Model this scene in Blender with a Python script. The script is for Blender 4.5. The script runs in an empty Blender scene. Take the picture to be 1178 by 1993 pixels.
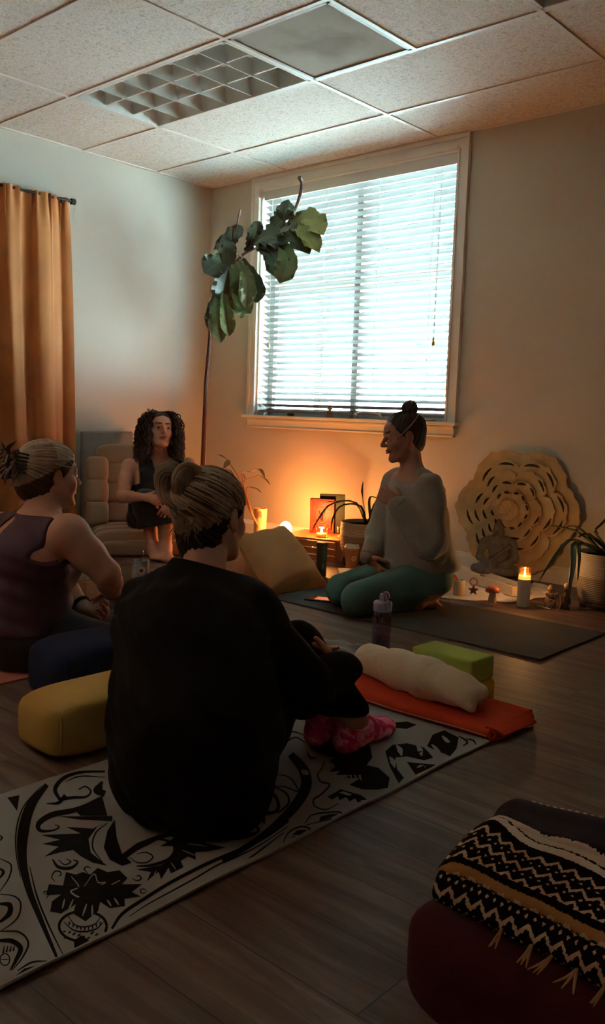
SLAT_TILT = 22; SKY = 7; SUN = 1350; EXPO = 1.5; FILL_UP = 27; DECK_FILL = 900
import bpy, math, random
import numpy as np
from mathutils import Vector, Matrix
random.seed(7)
SC = bpy.context.scene
COL = SC.collection
PI = math.pi
# ---------------------------------------------------------------- surveyed camera
CAM = np.array([5.0366, -4.499, .8945]); FOC = 1689.75
def _axes(yaw=.7291, pit=-.1132, rol=.0333):
    f = np.array([-math.sin(yaw)*math.cos(pit), math.cos(yaw)*math.cos(pit), math.sin(pit)])
    r = np.array([math.cos(yaw), math.sin(yaw), 0.]); u = np.cross(r, f)
    return r*math.cos(rol)+u*math.sin(rol), -r*math.sin(rol)+u*math.cos(rol), f
CR, CU, CF = _axes()
def floor_at(x, y, z=0.):
    """survey helper: where a sight line of the photo meets the level z"""
    d = CF + CR*(x-589)/FOC - CU*(y-996.5)/FOC
    return CAM + d*((z-CAM[2])/d[2])
def at(x, y, D):
    return CAM + (CF + CR*(x-589)/FOC - CU*(y-996.5)/FOC)*D
# ---------------------------------------------------------------- materials
def nodes(name):
    m = bpy.data.materials.new(name); m.use_nodes = True
    nt = m.node_tree; return m, nt, nt.nodes['Principled BSDF']
def N(nt, kind, **kw):
    n = nt.nodes.new(kind)
    for k, v in kw.items():
        if k in n.inputs: n.inputs[k].default_value = v
        else: setattr(n, k, v)
    return n
def ramp(nt, stops, interp='LINEAR'):
    r = nt.nodes.new('ShaderNodeValToRGB'); r.color_ramp.interpolation = interp
    e = r.color_ramp.elements
    while len(e) < len(stops): e.new(.5)
    for i, (p, c) in enumerate(stops):
        e[i].position = p; e[i].color = (*c, 1)
    return r
def hexc(h):
    h = h.lstrip('#'); c = [int(h[i:i+2], 16)/255 for i in (0, 2, 4)]
    return tuple(x/12.92 if x <= .04045 else ((x+.055)/1.055)**2.4 for x in c)
_mc = {}
def mat(name, color, rough=.6, metal=0, vary=.12, scale=12, bump=0, bscale=60, spec=.5, emit=None, estr=0,
        trans=0, sheen=0, alpha=1, coat=0, stretch=None, sss=0):
    if name in _mc: return _mc[name]
    m, nt, b = nodes(name)
    if isinstance(color, str): color = hexc(color)
    b.inputs['Roughness'].default_value = rough; b.inputs['Metallic'].default_value = metal
    b.inputs['Specular IOR Level'].default_value = spec
    b.inputs['Coat Weight'].default_value = coat
    if sheen: b.inputs['Sheen Weight'].default_value = sheen
    if sss:
        b.inputs['Subsurface Weight'].default_value = sss; b.inputs['Subsurface Scale'].default_value = .01
        b.inputs['Subsurface Radius'].default_value = (1, .35, .2)
    if emit:
        b.inputs['Emission Color'].default_value = (*emit, 1); b.inputs['Emission Strength'].default_value = estr
    if trans: b.inputs['Transmission Weight'].default_value = trans
    b.inputs['Alpha'].default_value = alpha
    tc = N(nt, 'ShaderNodeTexCoord'); vec = tc.outputs['Object']
    if stretch:
        mp = N(nt, 'ShaderNodeMapping'); mp.inputs['Scale'].default_value = stretch
        nt.links.new(vec, mp.inputs['Vector']); vec = mp.outputs['Vector']
    if vary:
        no = N(nt, 'ShaderNodeTexNoise', Scale=scale, Detail=4.)
        nt.links.new(vec, no.inputs['Vector'])
        lo = tuple(max(0, c*(1-vary)) for c in color); hi = tuple(min(1, c*(1+vary)) for c in color)
        r = ramp(nt, [(.3, lo), (.7, hi)]); nt.links.new(no.outputs['Fac'], r.inputs['Fac'])
        nt.links.new(r.outputs['Color'], b.inputs['Base Color'])
    else: b.inputs['Base Color'].default_value = (*color, 1)
    if bump:
        n2 = N(nt, 'ShaderNodeTexNoise', Scale=bscale, Detail=3.); nt.links.new(vec, n2.inputs['Vector'])
        bp = N(nt, 'ShaderNodeBump', Strength=min(1, bump), Distance=.004); nt.links.new(n2.outputs['Fac'], bp.inputs['Height'])
        nt.links.new(bp.outputs['Normal'], b.inputs['Normal'])
    _mc[name] = m; return m
# ---------------------------------------------------------------- mesh collector
def V3(*a): return np.array(a, float)
def nrm(v): v = np.asarray(v, float); return v/(np.linalg.norm(v)+1e-12)
class M:
    def __init__(s): s.v = []; s.f = []; s.mi = []; s.uv = None
    def add(s, vs, fs, mi=0):
        o = len(s.v); s.v += [tuple(map(float, p)) for p in vs]
        s.f += [tuple(i+o for i in f) for f in fs]; s.mi += [mi]*len(fs); return s
    def box(s, c, d, rz=0, mi=0, rot=None, taper=1.):
        """box centre c, size d, turned rz; taper scales the top"""
        hx, hy, hz = [q/2 for q in d]; vs = []
        for z, t in ((-hz, 1), (hz, taper)):
            for x, y in ((-hx, -hy), (hx, -hy), (hx, hy), (-hx, hy)): vs.append(V3(x*t, y*t, z))
        R = rot if rot is not None else np.array(Matrix.Rotation(rz, 3, 'Z'))
        vs = [R@p+np.asarray(c) for p in vs]
        return s.add(vs, [(3, 2, 1, 0), (4, 5, 6, 7), (0, 1, 5, 4), (1, 2, 6, 5), (2, 3, 7, 6), (3, 0, 4, 7)], mi)
    def lathe(s, prof, c=(0, 0, 0), n=32, mi=0, axis=None, cap=True):
        """prof = [(r,z)...]"""
        vs = []; fs = []
        R = np.eye(3)
        if axis is not None: R = np.array(Vector(axis).to_track_quat('Z', 'Y').to_matrix())
        for r, z in prof:
            for k in range(n):
                a = 2*PI*k/n; vs.append(R@V3(r*math.cos(a), r*math.sin(a), z)+np.asarray(c))
        for i in range(len(prof)-1):
            for k in range(n):
                a, b = i*n+k, i*n+(k+1) % n; fs.append((a, b, b+n, a+n))
        if cap:
            if prof[0][0] > 1e-5: fs.append(tuple(range(n))[::-1])
            if prof[-1][0] > 1e-5: fs.append(tuple((len(prof)-1)*n+k for k in range(n)))
        return s.add(vs, fs, mi)
    def tube(s, pts, r, n=8, mi=0, flat=1., closed=False, up=None):
        pts = [np.asarray(p, float) for p in pts]; L = len(pts)
        rs = r if hasattr(r, '__len__') else [r]*L
        vs = []; fs = []; pn = None
        for i, p in enumerate(pts):
            t = nrm(pts[(i+1) % L]-pts[i-1]) if closed else nrm(pts[min(i+1, L-1)]-pts[max(i-1, 0)])
            if pn is None:
                a = V3(0, 0, 1) if abs(t[2]) < .9 else V3(1, 0, 0)
                if up is not None: a = np.asarray(up, float)
                pn = nrm(a-t*(a@t))
            else: pn = nrm(pn-t*(pn@t))
            bn = np.cross(t, pn)
            for k in range(n):
                a = 2*PI*k/n; vs.append(p+rs[i]*(math.cos(a)*pn*flat+math.sin(a)*bn))
        for i in range(L if closed else L-1):
            for k in range(n):
                a, b = i*n+k, i*n+(k+1) % n; c, d = ((i+1) % L)*n+(k+1) % n, ((i+1) % L)*n+k
                fs.append((a, b, c, d))
        if not closed: fs += [tuple(range(n))[::-1], tuple((L-1)*n+k for k in range(n))]
        return s.add(vs, fs, mi)
    def grid(s, fn, nu, nv, mi=0, wrapu=False):
        vs = [fn(i/(nu if wrapu else nu-1), j/(nv-1)) for j in range(nv) for i in range(nu)]; fs = []
        for j in range(nv-1):
            for i in range(nu if wrapu else nu-1):
                a = j*nu+i; b = j*nu+(i+1) % nu; fs.append((a, b, b+nu, a+nu))
        return s.add(vs, fs, mi)
    def sheet(s, fn, nu, nv, th=.004, mi=0):
        """double-sided sheet with thickness; fn(u,v)->point"""
        P = np.array([[fn(i/(nu-1), j/(nv-1)) for i in range(nu)] for j in range(nv)])
        du = np.gradient(P, axis=1); dv = np.gradient(P, axis=0); n = np.cross(du, dv)
        n /= np.linalg.norm(n, axis=2, keepdims=True)+1e-12
        A = P+n*th/2; B = P-n*th/2; vs = list(A.reshape(-1, 3))+list(B.reshape(-1, 3)); o = nu*nv; fs = []
        for j in range(nv-1):
            for i in range(nu-1):
                a = j*nu+i; fs.append((a, a+1, a+1+nu, a+nu)); fs.append((o+a, o+a+nu, o+a+1+nu, o+a+1))
        for i in range(nu-1):
            fs.append((i, o+i, o+i+1, i+1)); a = (nv-1)*nu+i; fs.append((a, a+1, o+a+1, o+a))
        for j in range(nv-1):
            a = j*nu; fs.append((a, a+nu, o+a+nu, o+a)); a = j*nu+nu-1; fs.append((a, o+a, o+a+nu, a+nu))
        return s.add(vs, fs, mi)
    def prism(s, poly, z0, z1, mi=0, T=None):
        n = len(poly); vs = [(x, y, z0) for x, y in poly]+[(x, y, z1) for x, y in poly]
        if T is not None: vs = [T(V3(*p)) for p in vs]
        return s.add(vs, [tuple(range(n))[::-1], tuple(range(n, 2*n))]+[(k, (k+1) % n, n+(k+1) % n, n+k) for k in range(n)], mi)
    def ball(s, c, r, n=16, mi=0, R=None):
        r = V3(r, r, r) if not hasattr(r, '__len__') else np.asarray(r, float)
        vs = []; fs = []; m = n//2
        for j in range(m+1):
            t = PI*j/m
            for i in range(n):
                a = 2*PI*i/n; p = V3(math.sin(t)*math.cos(a), math.sin(t)*math.sin(a), math.cos(t))*r
                vs.append((R@p if R is not None else p)+np.asarray(c))
        for j in range(m):
            for i in range(n):
                a, b = j*n+i, j*n+(i+1) % n; fs.append((a, a+n, b+n, b))
        return s.add(vs, fs, mi)
    def sbox(s, c, d, e=.25, rz=0, n=28, mi=0, fn=None, rot=None):
        """soft cushion-like superellipsoid"""
        R = rot if rot is not None else np.array(Matrix.Rotation(rz, 3, 'Z'))
        P = lambda x, q: math.copysign(abs(x)**q, x)
        vs = []; fs = []; m = n
        ez = e if not hasattr(e, '__len__') else e[1]; e0 = e if not hasattr(e, '__len__') else e[0]
        for j in range(m+1):
            t = -PI/2+PI*j/m
            for i in range(2*n):
                a = 2*PI*i/(2*n)
                p = V3(P(math.cos(t), ez)*P(math.cos(a), e0)*d[0]/2, P(math.cos(t), ez)*P(math.sin(a), e0)*d[1]/2, P(math.sin(t), ez)*d[2]/2)
                if fn: p = fn(p)
                vs.append(R@p+np.asarray(c))
        for j in range(m):
            for i in range(2*n):
                a, b = j*2*n+i, j*2*n+(i+1) % (2*n); fs.append((a, b, b+2*n, a+2*n))
        return s.add(vs, fs, mi)
def link(name, m, mats, parent=None, smooth=True, loc=None, bevel=0, angle=40, uv=None, sub=0):
    me = bpy.data.meshes.new(name); o0 = np.zeros(3)
    if loc is not None: o0 = np.asarray(loc, float)
    if isinstance(m, M):
        me.from_pydata([tuple(np.asarray(p)-o0) for p in m.v], [], m.f)
        if not isinstance(mats, (list, tuple)): mats = [mats]
        for k in mats: me.materials.append(k)
        if max(m.mi, default=0): me.polygons.foreach_set('material_index', m.mi)
    else:
        vs, fs, mi = m
        me.from_pydata(vs-o0, [], fs.tolist())
        if not isinstance(mats, (list, tuple)): mats = [mats]
        for k in mats: me.materials.append(k)
        if mi is not None: me.polygons.foreach_set('material_index', np.asarray(mi, np.int32))
    me.validate(); me.update()
    if smooth:
        me.polygons.foreach_set('use_smooth', [True]*len(me.polygons))
        try: me.set_sharp_from_angle(angle=math.radians(angle))
        except Exception: pass
    o = bpy.data.objects.new(name, me); COL.objects.link(o)
    if loc is not None: o.location = o0
    if parent is not None: o.parent = parent
    if bevel:
        b = o.modifiers.new('bevel', 'BEVEL'); b.width = bevel; b.segments = 2; b.limit_method = 'ANGLE'; b.angle_limit = .6
    if sub:
        b = o.modifiers.new('sub', 'SUBSURF'); b.levels = sub; b.render_levels = sub
    return o
def tag(o, label=None, cat=None, group=None, kind=None):
    if label: o['label'] = label
    if cat: o['category'] = cat
    if group: o['group'] = group
    if kind: o['kind'] = kind
    return o
def thing(name, label, cat, loc=(0, 0, 0), rz=0, group=None, scale=1):
    o = bpy.data.objects.new(name, None); COL.objects.link(o); o.location = [float(q) for q in loc]; o.rotation_euler = (0, 0, rz)
    o.scale = (scale,)*3; o.empty_display_size = .05
    return tag(o, label, cat, group)
class Part:
    """parts written in world coordinates under an Empty standing at loc"""
    def __init__(s, name, label, cat, loc, group=None):
        s.loc = np.asarray(loc, float); s.root = thing(name, label, cat, loc, 0, group)
    def add(s, name, m, mats, label=None, parent=None, **kw):
        if isinstance(m, M): m.v = [tuple(np.asarray(p)-s.loc) for p in m.v]
        else: m = (m[0]-s.loc, m[1], m[2])
        o = link(name, m, mats, parent or s.root, **kw)
        if label: o['label'] = label
        return o
def struct(name, m, mats, parent=None, **kw):
    o = link(name, m, mats, parent, **kw)
    if parent is None: o['kind'] = 'structure'
    return o
def spl(pts, n=24):
    """Catmull-Rom through the points"""
    P = [np.asarray(p, float) for p in pts]; P = [2*P[0]-P[1]]+P+[2*P[-1]-P[-2]]; out = []; S = len(P)-3
    for k in range(n):
        t = k/(n-1)*S; i = min(int(t), S-1); t -= i; a, b, c, d = P[i:i+4]
        out.append(.5*((2*b)+(c-a)*t+(2*a-5*b+4*c-d)*t*t+(-a+3*b-3*c+d)*t**3))
    return out
# ---------------------------------------------------------------- signed-distance sculpting -> one continuous surface
class Sculpt:
    def __init__(s): s.p = []
    def cap(s, a, b, ra, rb=None, k=.02, side=None, flat=1., op='+'):
        """tapered capsule; with side, squashed by flat across the direction side"""
        s.p.append(('c', np.asarray(a, float), np.asarray(b, float), ra, ra if rb is None else rb, k, None if side is None else nrm(side), flat, op)); return s
    def chain(s, pts, rs, k=.02, **kw):
        for i in range(len(pts)-1): s.cap(pts[i], pts[i+1], rs[i], rs[i+1], k, **kw)
        return s
    def ell(s, c, r, R=None, k=.02, op='+'):
        s.p.append(('e', np.asarray(c, float), np.asarray(r, float), np.eye(3) if R is None else np.asarray(R, float), k, op)); return s
    def copy(s, infl=0.):
        t = Sculpt()
        for q in s.p:
            if q[0] == 'c': t.p.append(q[:3]+(q[3]+infl, q[4]+infl)+q[5:])
            else: t.p.append(q[:2]+(q[2]+infl,)+q[3:])
        return t
    def mesh(s, h=.005, fn=None, pad=.03):
        lo = []; hi = []
        for q in s.p:
            if q[-1] == '-': continue
            if q[0] == 'c':
                r = max(q[3], q[4])*max(1, q[7]); lo.append(np.minimum(q[1], q[2])-r); hi.append(np.maximum(q[1], q[2])+r)
            else: r = max(q[2]); lo.append(q[1]-r); hi.append(q[1]+r)
        lo = np.min(lo, 0)-pad; hi = np.max(hi, 0)+pad; n = np.ceil((hi-lo)/h).astype(int)+1
        ax = [(lo[i]+h*np.arange(n[i])).astype(np.float32) for i in range(3)]
        F = np.full(n, .2, np.float32)
        for q in s.p:
            k = q[5] if q[0] == 'c' else q[4]; op = q[-1]
            if q[0] == 'c':
                r = max(q[3], q[4])*max(1, q[7]); a = np.minimum(q[1], q[2])-r-k-4*h; b = np.maximum(q[1], q[2])+r+k+4*h
            else: r = max(q[2]); a = q[1]-r-k-4*h; b = q[1]+r+k+4*h
            i0 = np.clip(np.floor((a-lo)/h).astype(int), 0, n-1); i1 = np.clip(np.ceil((b-lo)/h).astype(int)+1, 1, n)
            if (i1 <= i0).any(): continue
            X, Y, Z = [ax[i][i0[i]:i1[i]] for i in range(3)]
            X = X[:, None, None]; Y = Y[None, :, None]; Z = Z[None, None, :]
            if q[0] == 'c':
                A, B = q[1], q[2]; d = B-A; dd = d@d+1e-9
                t = np.clip(((X-A[0])*d[0]+(Y-A[1])*d[1]+(Z-A[2])*d[2])/dd, 0, 1)
                ux = X-A[0]-t*d[0]; uy = Y-A[1]-t*d[1]; uz = Z-A[2]-t*d[2]
                if q[6] is not None:
                    w = q[6]; al = ux*w[0]+uy*w[1]+uz*w[2]; full2 = ux*ux+uy*uy+uz*uz
                    per2 = np.maximum(full2-al*al, 0); fl = q[7]
                    L = np.sqrt(per2+(al/fl)**2)
                    dist = (L-(q[3]+(q[4]-q[3])*t))*min(1, fl)
                else: dist = np.sqrt(ux*ux+uy*uy+uz*uz)-(q[3]+(q[4]-q[3])*t)
            else:
                R = q[3]; c = q[1]; r = q[2]
                l = [(X-c[0])*R[0, i]+(Y-c[1])*R[1, i]+(Z-c[2])*R[2, i] for i in range(3)]
                k0 = np.sqrt((l[0]/r[0])**2+(l[1]/r[1])**2+(l[2]/r[2])**2)
                k1 = np.sqrt((l[0]/r[0]**2)**2+(l[1]/r[1]**2)**2+(l[2]/r[2]**2)**2)+1e-9
                dist = k0*(k0-1)/k1
            sl = tuple(slice(i0[i], i1[i]) for i in range(3)); G = F[sl]; k = max(k, 1e-4)
            if op == '+':
                hh = np.maximum(k-np.abs(G-dist), 0)/k; F[sl] = np.minimum(G, dist)-hh*hh*k*.25
            else:
                hh = np.maximum(k-np.abs(G+dist), 0)/k; F[sl] = np.maximum(G, -dist)+hh*hh*k*.25
        if fn is not None:
            F = fn(F, ax[0][:, None, None], ax[1][None, :, None], ax[2][None, None, :]).astype(np.float32)
        F[0] = F[-1] = .1; F[:, 0] = F[:, -1] = .1; F[:, :, 0] = F[:, :, -1] = .1
        return nets(F, lo, h)
def nets(F, lo, h):
    S = F < 0; c = [S[i:S.shape[0]-1+i, j:S.shape[1]-1+j, k:S.shape[2]-1+k] for i in (0, 1) for j in (0, 1) for k in (0, 1)]
    al = c[0].copy(); an = c[0].copy()
    for q in c[1:]: al &= q; an |= q
    act = an & ~al; idx = np.argwhere(act); vid = np.full(act.shape, -1, np.int32); vid[act] = np.arange(len(idx))
    Vs = np.zeros((len(idx), 3)); cnt = np.zeros(len(idx)); cs = [(i, j, k) for i in (0, 1) for j in (0, 1) for k in (0, 1)]
    val = [F[idx[:, 0]+a, idx[:, 1]+b, idx[:, 2]+c_] for a, b, c_ in cs]
    for a in range(8):
        for b in range(a+1, 8):
            if sum(abs(cs[a][i]-cs[b][i]) for i in range(3)) != 1: continue
            va, vb = val[a], val[b]; m = (va < 0) != (vb < 0); t = np.where(m, va/(va-vb+1e-20), 0)
            P = np.array(cs[a])+t[:, None]*(np.array(cs[b])-np.array(cs[a])); Vs[m] += P[m]; cnt[m] += 1
    Vs = (Vs/np.maximum(cnt, 1)[:, None]+idx)*h+lo
    fs = []
    for ax in range(3):
        o1, o2 = [(1, 2), (2, 0), (0, 1)][ax]
        sa = [slice(None)]*3; sb = [slice(None)]*3; sa[ax] = slice(0, -1); sb[ax] = slice(1, None)
        A = S[tuple(sa)]; B = S[tuple(sb)]; e = np.argwhere(A != B)
        ok = (e[:, o1] > 0) & (e[:, o2] > 0) & (e[:, o1] < F.shape[o1]-1) & (e[:, o2] < F.shape[o2]-1); e = e[ok]
        fl = A[e[:, 0], e[:, 1], e[:, 2]]
        def cell(d1, d2):
            q = e.copy(); q[:, o1] += d1; q[:, o2] += d2; return vid[q[:, 0], q[:, 1], q[:, 2]]
        Q = np.stack([cell(-1, -1), cell(0, -1), cell(0, 0), cell(-1, 0)], 1)
        Q[~fl] = Q[~fl][:, ::-1]; fs.append(Q)
    fs = np.concatenate(fs); fs = fs[(fs >= 0).all(1)]
    # one relaxing pass
    for _ in range(2):
        acc = np.zeros_like(Vs); n = np.zeros(len(Vs))
        for k in range(4):
            np.add.at(acc, fs[:, k], Vs[fs[:, (k+1) % 4]]); np.add.at(n, fs[:, k], 1)
        Vs = Vs*.5+.5*acc/np.maximum(n, 1)[:, None]
    return Vs, fs, None
def frame(fwd, up):
    """columns right, forward, up"""
    f = nrm(fwd); u = nrm(np.asarray(up, float)-f*(np.asarray(up, float)@f)); return np.stack([np.cross(f, u), f, u], 1)
# ================================================================ camera
cam_d = bpy.data.cameras.new('camera'); cam = bpy.data.objects.new('camera', cam_d); COL.objects.link(cam)
cam_d.sensor_fit = 'VERTICAL'; cam_d.sensor_height = 36; cam_d.lens = FOC/1993*36; cam_d.clip_start = .05
Rm = Matrix(np.stack([CR, CU, -CF], 1).tolist()).to_4x4(); Rm.translation = Vector(CAM.tolist()); cam.matrix_world = Rm
SC.camera = cam
SC.view_settings.view_transform = 'Standard'; SC.view_settings.look = 'None'; SC.view_settings.gamma = 1
SC.view_settings.exposure = EXPO
# ================================================================ room dimensions
RX, RY, H = 5.9, -5.9, 2.5405
WL, WR, WT, WB = .53, 2.155, 2.455, .872      # window opening
# floor of wood-look planks running along x
m, nt, b = nodes('floor_planks')
tc = N(nt, 'ShaderNodeTexCoord'); br = N(nt, 'ShaderNodeTexBrick', offset=.37, offset_frequency=2)
for k, v in {'Scale': 1., 'Mortar Size': .0014, 'Brick Width': 1.22, 'Row Height': .152, 'Bias': 0., 'Mortar Smooth': .1}.items(): br.inputs[k].default_value = v
br.inputs['Color1'].default_value = (0, 0, 0, 1); br.inputs['Color2'].default_value = (1, 1, 1, 1); br.inputs['Mortar'].default_value = (.5, .5, .5, 1)
mp0 = N(nt, 'ShaderNodeMapping'); mp0.inputs['Location'].default_value = (.57, .03, 0)
nt.links.new(tc.outputs['Object'], mp0.inputs['Vector']); nt.links.new(mp0.outputs['Vector'], br.inputs['Vector'])
mp = N(nt, 'ShaderNodeMapping'); mp.inputs['Scale'].default_value = (1.3, 13, 1)
nt.links.new(tc.outputs['Object'], mp.inputs['Vector'])
addv = N(nt, 'ShaderNodeVectorMath', operation='MULTIPLY_ADD'); addv.inputs[1].default_value = (9, 5, 3)
nt.links.new(br.outputs['Color'], addv.inputs[0]); nt.links.new(mp.outputs['Vector'], addv.inputs[2])
g1 = N(nt, 'ShaderNodeTexNoise', Scale=1.6, Detail=6., Roughness=.62, Distortion=.9); nt.links.new(addv.outputs[0], g1.inputs['Vector'])
rp = ramp(nt, [(.28, hexc('#3f2f27')), (.5, hexc('#665042')), (.74, hexc('#826f60'))]); nt.links.new(g1.outputs['Fac'], rp.inputs['Fac'])
mx = N(nt, 'ShaderNodeMix', data_type='RGBA', blend_type='MULTIPLY'); mx.inputs['Factor'].default_value = .55
tone = ramp(nt, [(0, (.62, .6, .58)), (1, (1, 1, 1))]); nt.links.new(br.outputs['Color'], tone.inputs['Fac'])
nt.links.new(rp.outputs['Color'], mx.inputs[6]); nt.links.new(tone.outputs['Color'], mx.inputs[7])
mx2 = N(nt, 'ShaderNodeMix', data_type='RGBA'); nt.links.new(br.outputs['Fac'], mx2.inputs['Factor'])
nt.links.new(mx.outputs[2], mx2.inputs[6]); mx2.inputs[7].default_value = (.035, .025, .02, 1)
nt.links.new(mx2.outputs[2], b.inputs['Base Color']); b.inputs['Roughness'].default_value = .5; b.inputs['Specular IOR Level'].default_value = .3
bp = N(nt, 'ShaderNodeBump', Strength=.25, Distance=.002); nt.links.new(g1.outputs['Fac'], bp.inputs['Height']); nt.links.new(bp.outputs['Normal'], b.inputs['Normal'])
struct('floor', M().box((RX/2, RY/2, -.05), (RX+.3, -RY+.3, .1)), m, smooth=False)
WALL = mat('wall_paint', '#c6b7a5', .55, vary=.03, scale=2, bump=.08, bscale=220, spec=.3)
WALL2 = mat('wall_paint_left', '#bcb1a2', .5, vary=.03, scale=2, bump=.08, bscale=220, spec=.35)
TRIM = mat('white_trim', '#dfd6cb', .35, vary=.02)
# walls
T = .14
w = M()
w.box((WL/2-T/2, T/2, H/2), (WL+T, T, H)); w.box(((WR+RX+T)/2, T/2, H/2), (RX+T-WR, T, H))
w.box(((WL+WR)/2, T/2, WB/2), (WR-WL, T, WB)); w.box(((WL+WR)/2, T/2, (WT+H)/2), (WR-WL, T, H-WT))
struct('wall_back', w, WALL, smooth=False)
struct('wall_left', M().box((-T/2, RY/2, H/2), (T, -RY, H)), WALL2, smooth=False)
struct('wall_right', M().box((RX+T/2, RY/2, H/2), (T, -RY, H)), WALL, smooth=False)
struct('wall_front', M().box((RX/2, RY-T/2, H/2), (RX+2*T, T, H)), WALL, smooth=False)
# baseboards with a small moulded top
def baseboard(name, a, b_):
    a, b_ = V3(*a), V3(*b_); d = nrm(b_-a); n = np.cross(V3(0, 0, 1), d); q = M(); prof = [(0, 0), (.015, 0), (.015, .072), (.012, .08), (.008, .086), (.006, .098), (0, .1)]
    vs = [p+n*x+V3(0, 0, z) for p in (a, b_) for x, z in prof]; k = len(prof)
    q.add(vs, [(i, (i+1) % k, k+(i+1) % k, k+i) for i in range(k)]+[tuple(range(k)), tuple(range(2*k-1, k-1, -1))])
    return struct(name, q, TRIM, smooth=False)
baseboard('baseboard_back', (RX, 0, 0), (0, 0, 0)); baseboard('baseboard_left', (0, 0, 0), (0, RY, 0))
baseboard('baseboard_right', (RX, RY, 0), (RX, 0, 0)); baseboard('baseboard_front', (0, RY, 0), (RX, RY, 0))
# ---------------------------------------------------------------- suspended ceiling
X0, YA, TS = .7883, -.5179, .6096
m, nt, b = nodes('ceiling_tile'); tc = N(nt, 'ShaderNodeTexCoord')
n1 = N(nt, 'ShaderNodeTexNoise', Scale=55., Detail=5., Roughness=.6, Distortion=1.6); nt.links.new(tc.outputs['Object'], n1.inputs['Vector'])
r1 = ramp(nt, [(.38, hexc('#c6b9ac')), (.47, hexc('#e2d9cf')), (.6, hexc('#ece4da'))]); nt.links.new(n1.outputs['Fac'], r1.inputs['Fac'])
nt.links.new(r1.outputs['Color'], b.inputs['Base Color']); b.inputs['Roughness'].default_value = .9; b.inputs['Specular IOR Level'].default_value = .15
bp = N(nt, 'ShaderNodeBump', Strength=.45, Distance=.004); nt.links.new(n1.outputs['Fac'], bp.inputs['Height']); nt.links.new(bp.outputs['Normal'], b.inputs['Normal'])
CT = m
holes = {(0, 1): 'l', (1, 1): 'v', (2, 1): 'l', (1.5, 1): 't'}
q = M()
cols = [-.1]+[X0+2*TS*i for i in range(-1, 6)]+[RX+.1]; cols = [c for c in cols if -.11 <= c <= RX+.11]
rows = [.05]+[YA-TS*j for j in range(0, 10)]; rows = [r for r in rows if r > RY]+[RY-.05]
def tile(xa, xb, ya, yb):
    e = .004; q.box(((xa+xb)/2, (ya+yb)/2, H+.008), (abs(xb-xa)-e, abs(ya-yb)-e, .012))
for j in range(len(rows)-1):
    for i in range(len(cols)-1):
        xa, xb, ya, yb = cols[i], cols[i+1], rows[j], rows[j+1]
        if j == 2 and abs(xa-X0) < .01: continue
        if j == 2 and abs(xa-X0-2*TS) < .01: tile(xa+TS, xb, ya, yb); continue
        if j == 2 and abs(xa-X0-4*TS) < .01: continue
        tile(xa, xb, ya, yb)
# plenum deck over the tiles closes the room
q.box((RX/2, RY/2, H+.26), (RX+.3, -RY+.3, .04))
struct('ceiling', q, CT, smooth=False)
q = M()
for y in rows[1:-1]: q.box((RX/2, y, H-.0005), (RX, .022, .006))
for x in cols[1:-1]:
    q.box((x, RY/2, H-.0008), (.022, -RY, .006))
q.box((X0+3*TS, YA-1.5*TS, H-.0008), (.022, TS, .006))
q.box((RX/2, -.011, H-.001), (RX, .022, .008)); q.box((.011, RY/2, H-.001), (.022, -RY, .008))
GR = mat('grid_paint', '#e2dad0', .45, vary=.02)
struct('trim_1', q, GR, smooth=False)
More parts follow.
